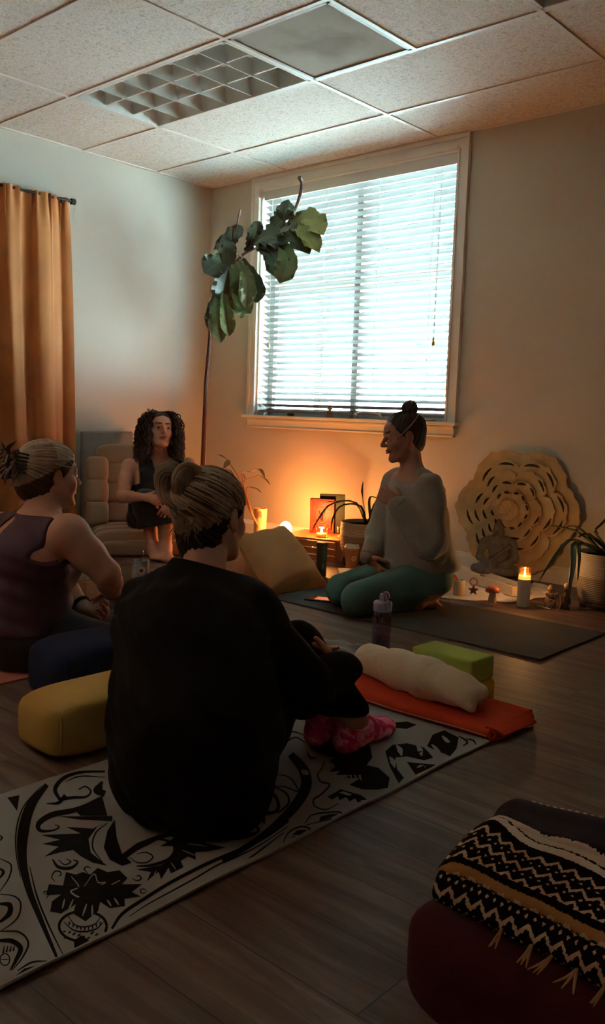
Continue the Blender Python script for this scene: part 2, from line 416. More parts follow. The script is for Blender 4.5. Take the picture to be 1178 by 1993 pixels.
# ---------------------------------------------------------------- parabolic troffer lights (switched off)
LOUV = mat('louver_metal', '#d2ccc4', .38, metal=.25, vary=.04); DARKG = mat('dark_gap', '#15130f', .6, vary=0)
def troffer(x0, label):
    yb = YA-TS; w_, d_ = 2*TS, TS; t = thing('ceiling_light', label, 'ceiling light', (x0+w_/2, yb-d_/2, H))
    hx, hy = w_/2-.012, d_/2-.012
    f = M()
    for s in (-1, 1):
        f.box((0, s*(hy-.007), .002), (2*hx, .014, .012)); f.box((s*(hx-.007), 0, .002), (.014, 2*hy, .012))
    link('frame', f, GR, t, smooth=False)
    g = M()
    for s in (-1, 1):
        g.box((0, s*(hy+.004), .004), (2*hx+.014, .008, .006)); g.box((s*(hx+.004), 0, .004), (.008, 2*hy, .006))
    link('shadow_gap', g, DARKG, t, smooth=False)
    h = M()   # housing
    h.box((0, 0, .115), (2*hx, 2*hy, .006))
    for s in (-1, 1): h.box((0, s*(hy-.003), .06), (2*hx, .006, .11)); h.box((s*(hx-.003), 0, .06), (.006, 2*hy, .11))
    link('housing', h, mat('housing_white', '#cfc8bf', .5, vary=.03), t, smooth=False)
    ix, iy = hx-.014, hy-.014; nx, ny = 6, 3
    def blade(m_, a, b_, wid):  # blade from a to b: curved flanks meeting in a bright lower lip
        a, b_ = V3(*a), V3(*b_); d = nrm(b_-a); n = np.cross(d, V3(0, 0, 1)); prof = []
        for k in range(7):
            u = k/6; prof.append((wid*(.16+.84*u**2.2), .004+.07*u))
        pr = [(x, z) for x, z in prof]+[(-x, z) for x, z in prof[::-1]]; k = len(pr)
        vs = [p+n*x+V3(0, 0, z) for p in (a, b_) for x, z in pr]
        m_.add(vs, [(i, (i+1) % k, k+(i+1) % k, k+i) for i in range(k)]+[tuple(range(k))[::-1], tuple(range(k, 2*k))])
    for i in range(1, nx):
        x = -ix+2*ix*i/nx; lv = M(); blade(lv, (x, -iy, 0), (x, iy, 0), .022); link('louver_blade', lv, LOUV, t)
    for j in range(1, ny):
        y = -iy+2*iy*j/ny; lv = M()
        for i in range(nx):
            xa = -ix+2*ix*i/nx+.01; xb = -ix+2*ix*(i+1)/nx-.01; blade(lv, (xa, y, .006), (xb, y, .006), .03)
        link('louver_blade', lv, LOUV, t)
    sd = M()
    for s in (-1, 1):
        sd.add([(-ix, s*iy, .0), (ix, s*iy, 0), (ix, s*(iy-.03), .075), (-ix, s*(iy-.03), .075)], [(0, 1, 2, 3)])
        sd.add([(s*ix, -iy, .0), (s*ix, iy, 0), (s*(ix-.022), iy, .075), (s*(ix-.022), -iy, .075)], [(0, 1, 2, 3)])
    link('reflector', sd, LOUV, t)
    for j in range(ny):
        y = -iy+2*iy*(j+.5)/ny; link('tube_lamp', M().tube([(-ix, y, .092), (ix, y, .092)], .013, 10), mat('tube_glass', '#d5d2cc', .25, vary=0), t)
troffer(X0, 'switched-off recessed ceiling light with parabolic louver cells beside the air vent')
troffer(X0+4*TS, 'ceiling light just showing at the top right corner of the view')
# ---------------------------------------------------------------- perforated air diffuser
m, nt, b = nodes('perforated_panel'); tc = N(nt, 'ShaderNodeTexCoord')
vo = N(nt, 'ShaderNodeTexVoronoi', Scale=170., Randomness=0.); nt.links.new(tc.outputs['Object'], vo.inputs['Vector'])
r2 = ramp(nt, [(.28, hexc('#4a4038')), (.42, hexc('#a2968a'))]); nt.links.new(vo.outputs['Distance'], r2.inputs['Fac'])
di = N(nt, 'ShaderNodeTexNoise', Scale=4., Detail=5.); nt.links.new(tc.outputs['Object'], di.inputs['Vector'])
ln = N(nt, 'ShaderNodeVectorMath', operation='LENGTH'); nt.links.new(tc.outputs['Object'], ln.inputs[0])
sm = N(nt, 'ShaderNodeMath', operation='MULTIPLY_ADD'); sm.inputs[1].default_value = .55; nt.links.new(di.outputs['Fac'], sm.inputs[0]); nt.links.new(ln.outputs['Value'], sm.inputs[2])
r3 = ramp(nt, [(.34, (.55, .5, .47)), (.5, (1, 1, 1))]); nt.links.new(sm.outputs[0], r3.inputs['Fac'])
mx = N(nt, 'ShaderNodeMix', data_type='RGBA', blend_type='MULTIPLY'); mx.inputs['Factor'].default_value = .8
nt.links.new(r2.outputs['Color'], mx.inputs[6]); nt.links.new(r3.outputs['Color'], mx.inputs[7]); nt.links.new(mx.outputs[2], b.inputs['Base Color']); b.inputs['Roughness'].default_value = .9; b.inputs['Specular IOR Level'].default_value = .05
VENT = m
t = thing('ceiling_vent', 'grey perforated square air vent panel stained in its middle', 'air vent', (X0+2.5*TS, YA-1.5*TS, H))
a = TS/2-.011
link('perforated_face', M().box((0, 0, .004), (2*a-.03, 2*a-.03, .003)), VENT, t, smooth=False)
f = M()
for s in (-1, 1): f.box((0, s*(a-.008), .001), (2*a, .016, .01)); f.box((s*(a-.008), 0, .001), (.016, 2*a, .01))
link('frame', f, mat('vent_frame', '#b4a99d', .5, vary=.03), t, smooth=False)
link('duct_collar', M().lathe([(.11, .03), (.14, .04), (.14, .2)], n=28, cap=False), mat('duct_metal', '#6d655d', .5, metal=.5), t)
link('plenum_box', M().box((0, 0, .03), (2*a, 2*a, .01)), mat('plenum_grey', '#5d554d', .7), t, smooth=False)
# ================================================================ window
root = M()
cw = .078
for s, x in ((-1, WL), (1, WR)):
    root.box((x+s*cw/2, -.009, (WB+WT)/2), (cw, .018, WT-WB)); root.box((x+s*(cw-.0121), -.0125, (WB+WT+cw-.025)/2), (.022, .025, WT+cw-WB-.025))
    root.box((x+s*.008, -.012, (WB+WT)/2), (.014, .024, WT-WB))
root.box(((WL+WR)/2, -.009, WT+cw/2), (WR-WL+2*cw, .018, cw)); root.box(((WL+WR)/2, -.0135, WT+cw-.012), (WR-WL+2*cw+.002, .027, .024)); root.box(((WL+WR)/2, -.012, WT+.008), (WR-WL, .024, .014))
win = struct('window_1', root, TRIM, smooth=False)
j = M()
j.box((WL+.006, .06, (WB+WT)/2), (.012, .12, WT-WB)); j.box((WR-.006, .06, (WB+WT)/2), (.012, .12, WT-WB)); j.box(((WL+WR)/2, .06, WT-.006), (WR-WL, .12, .012))
struct('window_jamb', j, mat('jamb_white', '#e6e3dc', .4, vary=.02), win, smooth=False)
s_ = M(); s_.box(((WL+WR)/2, .035, WB-.011), (WR-WL+.0, .17, .022)); s_.box(((WL+WR)/2, -.028, WB-.011), (WR-WL+2*cw+.04, .056, .022))
struct('window_sill', s_, TRIM, win, smooth=False, bevel=.004)
ap = M(); ap.box(((WL+WR)/2, -.01, WB-.056), (WR-WL+2*cw-.02, .02, .07)); ap.box(((WL+WR)/2, -.014, WB-.032), (WR-WL+2*cw-.02, .028, .016)); ap.box(((WL+WR)/2, -.013, WB-.086), (WR-WL+2*cw-.02, .026, .01))
struct('window_apron', ap, TRIM, win, smooth=False, bevel=.002)
# sashes and panes
VIN = mat('sash_vinyl', '#d8d6d0', .4, vary=.02)
sa = M(); mid = (WL+WR)/2
for x in (WL+.03, mid, WR-.03): sa.box((x, .125, (WB+WT)/2), (.05, .03, WT-WB))
for z in (WB+.025, WT-.025): sa.box((mid, .125, z), (WR-WL, .03, .05))
struct('window_sash', sa, VIN, win, smooth=False)
m, nt, b = nodes('window_glass'); out = nt.nodes['Material Output']
tr = N(nt, 'ShaderNodeBsdfTransparent'); gl = N(nt, 'ShaderNodeBsdfGlossy', Roughness=.02); ms = N(nt, 'ShaderNodeMixShader'); ms.inputs[0].default_value = .06
tr.inputs[0].default_value = (.93, .97, .97, 1)
nt.links.new(tr.outputs[0], ms.inputs[1]); nt.links.new(gl.outputs[0], ms.inputs[2]); nt.links.new(ms.outputs[0], out.inputs[0])
WG = m
for xa, xb in ((WL+.055, mid-.025), (mid+.025, WR-.055)):
    struct('window_pane', M().box(((xa+xb)/2, .125, (WB+WT)/2), (xb-xa, .004, WT-WB-.1)), WG, win, smooth=False)
# ---------------------------------------------------------------- venetian blind
m, nt, b = nodes('slat_white'); out = nt.nodes['Material Output']
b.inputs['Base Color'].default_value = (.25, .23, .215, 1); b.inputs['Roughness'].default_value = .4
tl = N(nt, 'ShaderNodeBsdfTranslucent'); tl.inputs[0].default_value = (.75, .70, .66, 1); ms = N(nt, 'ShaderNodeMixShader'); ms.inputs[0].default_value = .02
nt.links.new(b.outputs[0], ms.inputs[1]); nt.links.new(tl.outputs[0], ms.inputs[2]); nt.links.new(ms.outputs[0], out.inputs[0])
SL = m
bl = thing('window_blind', 'white horizontal slat blind lowered over the bright window', 'window blind', (mid, .05, WT))
xa, xb, by = WL+.022, WR-.02, .048
bw = xb-xa
link('headrail', M().box(((xa+xb)/2-mid, -.004, -.035), (bw, .05, .05)).box(((xa+xb)/2-mid, -.034, -.04), (bw+.004, .008, .07)), mat('headrail_white', '#cfcac2', .4, vary=.02), bl, smooth=False)
PITCH, NS = .0432, 34
slz = [-.085-PITCH*k for k in range(NS)]
TILT = math.radians(SLAT_TILT)
sl = M()
for z in slz:
    def f(u, v, z=z):
        c = (v-.5)*.05; bow = .0022*(1-(2*v-1)**2)
        return V3(-bw/2+bw*u+(xa+xb)/2-mid, c*math.cos(TILT)+bow*math.sin(TILT), z-c*math.sin(TILT)+bow*math.cos(TILT))
    sl.sheet(f, 2, 6, .0028)
link('slats', sl, SL, bl)
zb = slz[-1]-PITCH
link('bottom_rail', M().box(((xa+xb)/2-mid, 0, zb), (bw, .05, .018)), SL, bl, smooth=False, bevel=.003)
CORD = mat('blind_cord', '#d9d6cf', .7, vary=0)
for fx in (.1, .36, .64, .9):
    c = M(); x = -bw/2+bw*fx
    for s in (-1, 1): c.tube([(x, s*.0262, -.06), (x, s*.0262, zb)], .0012, 5)
    link('ladder_cord', c, CORD, bl)
GOLD = mat('aged_brass', '#b8923e', .35, metal=.8)
for fx, zz in ((.045, -1.06), (.93, -1.08)):
    x = -bw/2+bw*fx; o = link('pull_cord', M().tube([(x, -.033, -.06), (x+.002, -.034, zz)], .0013, 5).tube([(x+.008, -.033, -.06), (x+.004, -.034, zz)], .0013, 5), CORD, bl)
    link('tassel', M().lathe([(.003, 0), (.009, -.006), (.006, -.018), (.011, -.026), (.009, -.045), (.002, -.05)], (x+.003, -.034, zz), 12), GOLD if fx > .5 else CORD, o)
# ================================================================ outside: a neighbouring house, its white wall below and brown boards under the eave
hs = thing('neighbour_house', 'pale house wall across the yard, seen through the lower blind slats', 'building', (-5.0, 12, 0))
link('wall', M().box((0, 0, 1.7), (26, .2, 3.6)), mat('render_grey', '#aab4b6', .8), hs, smooth=False)
link('roof', M().box((0, .4, 3.6), (26.6, 1.6, .2)), mat('roof_shingle', '#4a4440', .9), hs, smooth=False)
ph_ = thing('porch_roof', 'brown boarded porch ceiling outside, seen through the upper blind slats', 'porch roof', (0, 2.4, 2.7))
link('soffit', M().box((0, 0, 0), (18, 4.3, .06)), mat('brown_boards', '#3c2c24', .9, stretch=(1, 14, 1)), ph_, smooth=False)
link('roofing', M().box((0, 0, .08), (18.3, 4.5, .1)), mat('roof_shingle', '#4a4440', .9), ph_, smooth=False)
link('beam', M().box((0, 1.95, -.11), (18, .1, .16)), mat('post_brown', '#8a6c5a', .7), ph_, smooth=False)
for px_ in (-8.5, -2.6, 3.4, 8.5): link('post', M().box((px_, 1.95, -1.36), (.14, .14, 2.66)), mat('post_brown', '#8a6c5a', .7), ph_, smooth=False)
g = link('yard', M().box((1, 20.2, -.06), (60, 40, .1)), mat('pale_gravel', '#d6d8d3', .9, scale=5), smooth=False); tag(g, kind='structure')
# ================================================================ light
w = bpy.data.worlds.new('world'); SC.world = w; w.use_nodes = True; nt = w.node_tree
bg = nt.nodes['Background']; bg.inputs[0].default_value = (.66, .90, 1.0, 1); bg.inputs[1].default_value = SKY
sl_ = bpy.data.lights.new('sun', 'SUN'); sl_.energy = SUN; sl_.angle = .02; sl_.color = (.66, .91, 1)
so = bpy.data.objects.new('sun', sl_); COL.objects.link(so); so.rotation_euler = (math.radians(56), 0, math.radians(84)); so.location = (0, -6, 9)
def area(name, loc, rot, sx, sy, power, color, portal=False):
    l = bpy.data.lights.new(name, 'AREA'); l.shape = 'RECTANGLE'; l.size = sx; l.size_y = sy; l.energy = power; l.color = color
    o = bpy.data.objects.new(name, l); COL.objects.link(o); o.location = loc; o.rotation_euler = rot
    if portal: l.cycles.is_portal = True
    return o
# added unseen fill light outside, washing the deck to brighten the room ceiling
pl_ = thing('deck_fill_fixture', 'added unseen strip of fill light above the window outside', 'fill light', (1.3, .5, 2.62))
link('shade', M().box((0, 0, .03), (2.4, .14, .02)).box((0, -.075, 0), (2.4, .012, .08)), mat('shade_metal', '#3a3a3a', .5, metal=.5), pl_, smooth=False)
pa_ = area('deck_fill_light', (1.3, .52, 2.6), (math.radians(42), 0, 0), 2.3, .10, DECK_FILL, (.60, .90, 1)); pa_.data.spread = math.radians(84)
area('window_portal', (mid, .16, (WB+WT)/2), (-PI/2, 0, 0), WR-WL, WT-WB, 1, (1, 1, 1), True)
def point(name, loc, power, color, r=.03):
    l = bpy.data.lights.new(name, 'POINT'); l.energy = power; l.color = color; l.shadow_soft_size = r
    o = bpy.data.objects.new(name, l); COL.objects.link(o); o.location = [float(q) for q in loc]; return o

point('lamp_glow', (1.14, -.33, .24), 6.5, (1, .31, .05), .05)
point('candle_glow', (1.60, -.47, .205), 3.0, (1, .42, .1), .02)
point('pillar_flame', (3.09, -.70, .20), .8, (1, .5, .16), .01)
# added out-of-view torchere in the left rear, a warm fill for the ceiling
tq = thing('fill_torchere', 'added unseen uplight filling the ceiling from the left rear of the room', 'floor lamp', (1.2, -4.7, 0))
BM_ = mat('lamp_black', '#1a1512', .4, metal=.5)
link('base', M().lathe([(0, 0), (.14, 0), (.14, .015), (.02, .03), (0, .03)], n=32), BM_, tq); link('pole', M().tube([(0, 0, .02), (0, 0, 1.62)], .011, 12), BM_, tq)
link('bowl', M().lathe([(.012, 1.6), (.06, 1.61), (.13, 1.66), (.16, 1.72), (.156, 1.722), (.125, 1.665), (.05, 1.62), (0, 1.618)], n=36, cap=False), BM_, tq)
link('bulb', M().ball((0, 0, 1.655), .03, 16), mat('bulb_glow', (1, .7, .5), .5, vary=0, emit=(1, .7, .5), estr=12), tq)
l = bpy.data.lights.new('fill_uplight', 'SPOT'); l.energy = FILL_UP; l.color = (1, .66, .47); l.spot_size = math.radians(155); l.spot_blend = .6; l.shadow_soft_size = .04
o = bpy.data.objects.new('fill_uplight', l); COL.objects.link(o); o.location = (1.2, -4.7, 1.73); o.rotation_euler = (PI, 0, 0)
# ================================================================ curtain on the left wall
CURT = mat('mustard_curtain', '#a8652d', .8, vary=.1, scale=3, bump=.25, bscale=300, sheen=.2)
BLK = mat('black_metal', '#14100d', .4, metal=.6)
P = Part('curtain', 'long mustard curtain gathered on a black rod on the left wall', 'curtain', (.09, -1.75, 0))
fr = [random.random()*6 for _ in range(9)]
def cur(u, v):
    y = -2.60+1.31*u; z = .03+2.17*v; top = max(0, (v-.9)/.1)
    g = .036*math.sin(2*PI*(u*5.6)+fr[0]+.6*math.sin(u*9))+.008*math.sin(2*PI*u*12+fr[1]+v*1.2)
    g2 = .012*math.sin(2*PI*u*31+fr[2])
    amp = 1-.45*top; sh = .17*(1-v)*(u-.45)+.012*math.sin(4*v+u*11)
    return V3(.085+g*amp*(.8+.5*(1-v))+g2*(top*.9+.15), y+sh+.012*math.sin(2*PI*u*14+fr[3]), z)
c = P.add('drape', M().sheet(cur, 220, 60, .004), CURT)
P.add('hem_seam', M().tube([cur(u, .255)+V3(.004, 0, 0) for u in np.linspace(.62, .97, 60)], .0018, 5), CURT, parent=c)
P = Part('curtain_rod', 'thin black curtain rod with round end knob holding the mustard curtain', 'curtain rod', (.085, -1.9, 2.185))
P.add('rod', M().tube([(.085, -2.9, 2.185), (.085, -1.265, 2.185)], .0085, 12), BLK)
P.add('finial', M().lathe([(.008, 0), (.019, .004), (.019, .03), (.012, .036), (0, .038)], (.085, -1.27, 2.185), 20, axis=(0, 1, 0)), BLK)
P.add('bracket', M().box((.045, -1.33, 2.17), (.09, .012, .012)).box((.006, -1.33, 2.16), (.012, .03, .06)), BLK)
# ================================================================ mats
def slab(c, d, rz=0): return M().box(c, d, rz)
TM = mat('charcoal_mat', '#3f4342', .85, spec=.2, vary=.15, scale=5, bump=.3, bscale=400)
P = Part('yoga_mat', 'plain charcoal yoga mat under the kneeling person in green leggings', 'yoga mat', (2.85, -1.22, 0))
mm = M(); nx_ = 40
def matf(u, v): return V3(1.86+1.74*u, -1.525+.605*v, .0035+.0025*math.exp(-((1-u)/.05)**2)+.001*math.sin(u*9))
P.add('mat', M().sheet(matf, 50, 20, .006), TM)
PK = mat('pink_mat', '#b5705f', .8, vary=.08)
P = Part('yoga_mat', 'pink yoga mat edge showing at the left behind the dark blue bolster', 'yoga mat', (2.25, -3.2, 0))
P.add('mat', M().sheet(lambda u, v: V3(1.92+.62*u, -3.75+1.62*v, .0035), 6, 14, .006), PK)
# printed mat, with the scrollwork laid into the same mesh as a second material
GM = mat('grey_mat_print_ground', '#979894', .85, spec=.15, vary=.08, scale=4, bump=.1, bscale=200)
INK = mat('black_mat_print', '#141210', .9, spec=.1, vary=.1)
GM2 = GM
def puck(x, y):
    a = .0016*math.sin(x*23+y*5)+.0022*math.exp(-((y+2.92+.1*(x-3.5))/.02)**2)+.0016*math.exp(-((y+3.35-.25*(x-3.5))/.015)**2)
    e = min(1, max(0, (x-3.80)/.09)); return .006+max(0, a)+.004*e*(.5+.5*math.sin(y*16))
pm = M().sheet(lambda u, v: (lambda x, y: V3(x, y, puck(x, y)-.0025))(3.275+.615*u, -4.12+1.72*v), 60, 170, .005)
def ink_pts(P2, quads, mi):
    vs = []
    for x, y in P2:
        w_ = floor_at(x, y, .007); z = puck(w_[0], w_[1])+.0007+.0004*(mi == 0); w_ = floor_at(x, y, z); vs.append((w_[0], w_[1], z))
    pm.add(vs, quads, mi)
def tf(crop, p): return (p[0]*crop[2]+crop[0], p[1]*crop[2]+crop[1])
C1 = (0, 1450, 560/1178); C2 = (400, 1340, 660/1178)
def inside(x, y):
    w_ = floor_at(x, y, .007); return 3.28 < w_[0] < 3.885 and -4.11 < w_[1] < -2.41
def stroke(crop, pts, wd, mi=1, closed=False):
    n = max(12, 7*len(pts)); q = spl([V3(*p, 0) for p in (pts+[pts[0]] if closed else pts)], n)
    if not hasattr(wd, '__len__'): wd = [wd*.45, wd, wd, wd*.45] if not closed else [wd, wd]
    vs = []; qd = []
    for i, p in enumerate(q):
        t = nrm(q[min(i+1, n-1)]-q[max(i-1, 0)]); nn = V3(-t[1], t[0], 0); w_ = np.interp(i/(n-1), np.linspace(0, 1, len(wd)), wd)/2
        for s in (-1, 1):
            vs.append(tf(crop, (p+nn*w_*s)[:2]))
    ok = [inside(*v) for v in vs]
    for i in range(n-1):
        k = (2*i, 2*i+1, 2*i+3, 2*i+2)
        if all(ok[j] for j in k): qd.append(k)
    ink_pts(vs, qd, mi)
def fill(crop, pts, mi=1, smooth=1):
    from mathutils.geometry import tessellate_polygon
    P2 = [tf(crop, p) for p in pts]; P2 = [p for p in P2 if inside(*p)]
    if len(P2) < 3: return
    # subdivide long edges, triangulate, and lift each triangle to the mat
    Q = []
    for i, p in enumerate(P2):
        q_ = P2[(i+1) % len(P2)]; k = max(1, int(math.hypot(p[0]-q_[0], p[1]-q_[1])/12))
        Q += [(p[0]+(q_[0]-p[0])*j/k, p[1]+(q_[1]-p[1])*j/k) for j in range(k)]
    tri = tessellate_polygon([[Vector((x, y, 0)) for x, y in Q]])
    ink_pts(Q, [tuple(t) for t in tri], mi)
S = stroke
S(C1, [(192, 162), (125, 250), (95, 360), (92, 470), (118, 590), (165, 710), (232, 868)], [18, 40, 46, 36, 28, 22, 12])
S(C1, [(168, 168), (98, 250), (68, 340), (66, 440), (84, 540)], 6)
S(C1, [(122, 500), (152, 620), (200, 740), (258, 858)], 8)
fill(C1, [(30, 215), (80, 205), (70, 270)])
S(C1, [(430, 108), (330, 112), (262, 135), (226, 180), (246, 226)], [8, 12, 16, 18, 12])
S(C1, [(430, 132), (330, 128), (268, 150)], 6)
S(C1, [(246, 222), (300, 215), (352, 212), (372, 190), (350, 170), (322, 182)], [16, 12, 9, 8, 7, 5])
S(C1, [(190, 240), (240, 236), (268, 205)], [3, 14, 16])
S(C1, [(420, 210), (320, 262), (215, 285), (160, 320), (165, 350), (215, 350), (242, 336), (226, 326)], [6, 20, 24, 22, 14, 8, 6, 4])
S(C1, [(420, 150), (395, 185), (430, 200)], [10, 26, 26])
fill(C1, [(420, 155), (380, 180), (420, 195)])
fill(C1, [(300, 262), (420, 215), (440, 290), (330, 290)])
fill(C1, [(240, 292), (330, 292), (460, 290), (460, 312), (330, 306)])
fill(C1, [(470, 305), (380, 342), (270, 335), (330, 362), (165, 368), (245, 388), (172, 405), (240, 416), (180, 458), (245, 440), (300, 430), (330, 455), (380, 482), (440, 495), (372, 440), (362, 385), (400, 332)])
S(C1, [(440, 320), (392, 360), (380, 420), (420, 480)], 7)
fill(C1, [(470, 305), (440, 350), (425, 420), (450, 470), (500, 495), (540, 482), (520, 462), (560, 432), (640, 392), (720, 365), (650, 366), (560, 402), (500, 446), (478, 380)])
S(C1, [(640, 382), (700, 398), (716, 430), (690, 468), (620, 492), (560, 496)], [6, 12, 14, 14, 12, 5])
S(C1, [(560, 445), (600, 440), (626, 458), (602, 480), (560, 480), (528, 458)], 6)
fill(C1, [(730, 370), (860, 382), (835, 400), (925, 420), (850, 436), (800, 440), (802, 470), (770, 456), (740, 475), (752, 500), (700, 526), (690, 502), (660, 550), (650, 520), (622, 540), (600, 560), (618, 520), (560, 510), (660, 492), (708, 462), (722, 412), (655, 415)])
for a_ in ([(750, 400), (850, 415)], [(745, 430), (800, 452)], [(700, 480), (720, 510)], [(640, 515), (630, 535)]): S(C1, a_, 4, 0)
fill(C1, [(270, 520), (310, 530), (340, 520), (370, 530), (400, 503), (440, 520), (490, 513), (522, 545), (500, 570), (582, 570), (540, 602), (577, 620), (510, 630), (512, 660), (450, 668), (410, 642), (402, 680), (350, 722), (300, 690), (310, 652), (250, 690), (205, 682), (213, 640), (250, 612), (188, 615), (200, 570), (258, 575)])
S(C1, [(292, 538), (322, 580), (290, 600), (340, 628), (430, 628), (482, 600), (450, 580), (492, 553)], 7, 0)
S(C1, [(345, 578), (385, 528), (402, 562), (432, 563), (382, 588)], 5, 0)
for a_ in ([(265, 630), (255, 670)], [(300, 632), (280, 676)], [(355, 650), (338, 700)], [(378, 655), (378, 706)], [(438, 632), (456, 660)], [(466, 624), (487, 655)]): S(C1, a_, 7, 0)
S(C1, [(215, 468), (240, 500), (290, 503), (318, 480), (300, 470)], [6, 14, 14, 8, 4]); S(C1, [(240, 470), (265, 490), (290, 478), (270, 466)], 6)
for sp in ([(185, 612), (180, 602), (192, 600), (200, 612), (188, 628)], [(225, 560), (212, 540), (225, 518), (245, 518), (250, 532), (238, 536)], [(360, 525), (345, 508), (358, 498), (372, 505)], [(540, 545), (560, 555), (578, 548), (570, 535), (555, 538)]): S(C1, sp, 6)
th = np.linspace(0, 2*PI, 14)
S(C1, [(587+12*math.cos(a_), 598+9*math.sin(a_)) for a_ in th], 5)
S(C1, [(340+98*math.cos(a_), 742+62*math.sin(a_)) for a_ in th], [11, 11])
S(C1, [(262, 725), (300, 757), (345, 764), (395, 752), (425, 722)], 7); S(C1, [(278, 700), (310, 738), (350, 744), (390, 732), (415, 700)], 6)
for k in range(9):
    u = k/8; S(C1, [(285+u*125, 722+20*math.sin(PI*u)), (283+u*128, 738+22*math.sin(PI*u))], 6)
for k in range(26):
    x, y = 258+(k*37) % 165, 765+(k*13) % 30; S(C1, [(x, y), (x+11, y-3)], 6)
fill(C1, [(335, 778), (366, 800), (305, 832), (302, 800)])
S(C1, [(458, 752), (502, 690), (590, 630), (700, 562), (850, 485), (990, 425), (1090, 372), (1178, 305)], [10, 14, 14, 14, 15, 14, 18, 22])
S(C1, [(530, 702), (600, 655), (700, 600), (800, 545), (890, 492), (960, 462), (1060, 412), (1178, 335)], 7)
S(C1, [(870, 350), (960, 380), (1030, 370), (1058, 350), (1040, 334), (1018, 345)], [20, 16, 10, 7, 6, 4])
S(C1, [(925, 320), (945, 350), (975, 362)], [6, 16, 6])
S(C1, [(0, 465), (44, 490), (38, 540), (0, 600)], 7); S(C1, [(0, 505), (14, 520), (0, 545)], 12)
S(C1, [(0, 610), (60, 620), (85, 652), (68, 712), (0, 765)], 7); S(C1, [(0, 650), (38, 655), (38, 690), (0, 725)], 22)
S(C1, [(0, 762), (78, 766), (116, 810), (92, 870), (50, 922)], 8); S(C1, [(0, 800), (48, 802), (84, 832), (66, 880), (42, 922)], [12, 20, 22, 16, 6])
S(C1, [(20+20*math.cos(a_), 878+24*math.sin(a_)) for a_ in th], [5, 5]); S(C1, [(0, 878), (40, 878)], 4)
for k in range(4): S(C1, [(12+k*14, 852-k*3), (18+k*14, 822)], [9, 3])
S(C1, [(0, 370), (8, 380), (0, 392)], 8)
fill(C1, [(62, 946), (100, 915), (150, 902), (192, 905), (140, 932)]); S(C1, [(70, 925), (130, 890), (192, 884)], 8)
# further end
S(C2, [(296, 228), (342, 285), (348, 345), (305, 415), (230, 488), (150, 545), (60, 600)], [24, 36, 38, 34, 26, 20, 18])
S(C2, [(272, 500), (180, 570), (150, 590)], 6)
S(C2, [(185, 345), (238, 368), (254, 410), (238, 430), (200, 432), (178, 410)], [8, 10, 12, 10, 12, 16])
S(C2, [(210, 330), (276, 360), (290, 395), (262, 425), (240, 432)], 8)
S(C2, [(232, 298), (290, 308), (322, 356), (270, 340), (225, 342)], 5)
S(C2, [(170, 408), (196, 428), (205, 470)], [6, 22, 4]); S(C2, [(236, 428), (204, 436), (196, 462)], [4, 14, 4])
S(C2, [(90, 460), (120, 505), (172, 502), (186, 488), (168, 478), (146, 486)], [16, 16, 9, 6, 5, 4])
fill(C2, [(432, 250), (480, 222), (545, 190), (572, 200), (580, 240), (560, 266), (602, 276), (640, 310), (634, 345), (592, 352), (545, 350), (500, 335), (540, 310), (482, 312), (500, 300), (452, 300), (470, 286), (430, 290), (452, 270)])
fill(C2, [(365, 198), (440, 185), (540, 188), (520, 215), (480, 236), (430, 238), (380, 215)])
for k in range(6): S(C2, [(455+k*16, 300), (463+k*16, 318+4*(k % 2))], [9, 2], 0)
S(C2, [(415, 250), (402, 282), (390, 300), (402, 324), (432, 334), (402, 368), (376, 386), (382, 410), (420, 420), (462, 400)], 6)
S(C2, [(352, 218), (366, 240), (388, 240)], 7)
fill(C2, [(424, 376), (470, 350), (540, 370), (562, 386), (530, 396), (520, 382), (500, 392), (490, 377), (466, 388), (460, 374), (440, 386)])
S(C2, [(270, 535), (290, 500), (330, 480), (362, 488), (330, 512), (296, 516)], 6); fill(C2, [(300, 510), (320, 492), (356, 490), (330, 508)])
S(C2, [(345, 470), (370, 440), (430, 430), (472, 432), (440, 452), (350, 474)], 6); fill(C2, [(395, 462), (400, 445), (432, 436), (466, 434), (430, 452)])
fill(C2, [(625, 218), (650, 196), (700, 190), (760, 205), (792, 240), (760, 250), (702, 236), (660, 240), (666, 280), (690, 310), (672, 330), (640, 270)])
for x, y in ((672, 214), (742, 214), (648, 255)): S(C2, [(x-8, y-18), (x+4, y), (x+10, y+20)], [4, 20, 4], 0); S(C2, [(x+1, y-6), (x+3, y+6)], 5)
fill(C2, [(770, 200), (790, 160), (830, 145), (880, 170), (872, 210), (850, 236), (830, 226), (800, 216)])
for x, y in ((836, 178), (800, 208)): S(C2, [(x-14, y-14), (x, y), (x+16, y+12)], [4, 14, 4], 0)
fill(C2, [(700, 255), (802, 265), (760, 286), (730, 300)]); S(C2, [(735, 275), (750, 268), (765, 272)], 6, 0)
fill(C2, [(640, 120), (700, 114), (735, 126), (700, 140), (642, 136)]); fill(C2, [(720, 120), (800, 108), (832, 128), (770, 142)])
S(C2, [(880, 165), (910, 185), (895, 200)], 7); S(C2, [(905, 175), (930, 180), (940, 195)], 6)
S(C2, [(250, 170), (300, 150), (350, 165)], 5); S(C2, [(265, 200), (310, 170), (350, 190)], 5)
P = Part('yoga_mat', 'grey yoga mat printed with black scrolls and flowers under the person in black', 'yoga mat', (3.58, -3.2, 0))
P.add('mat', pm, [GM, INK])
# dark mat corner at the right edge
P = Part('yoga_mat', 'dark grey mat corner at the right edge of the view behind the folded striped blanket', 'yoga mat', (4.6, -2.6, 0))
P.add('mat', M().sheet(lambda u, v: V3(4.31+.61*u, -2.76+.95*v, .0035), 8, 12, .006), mat('mat_dark_grey', '#47433e', .8))
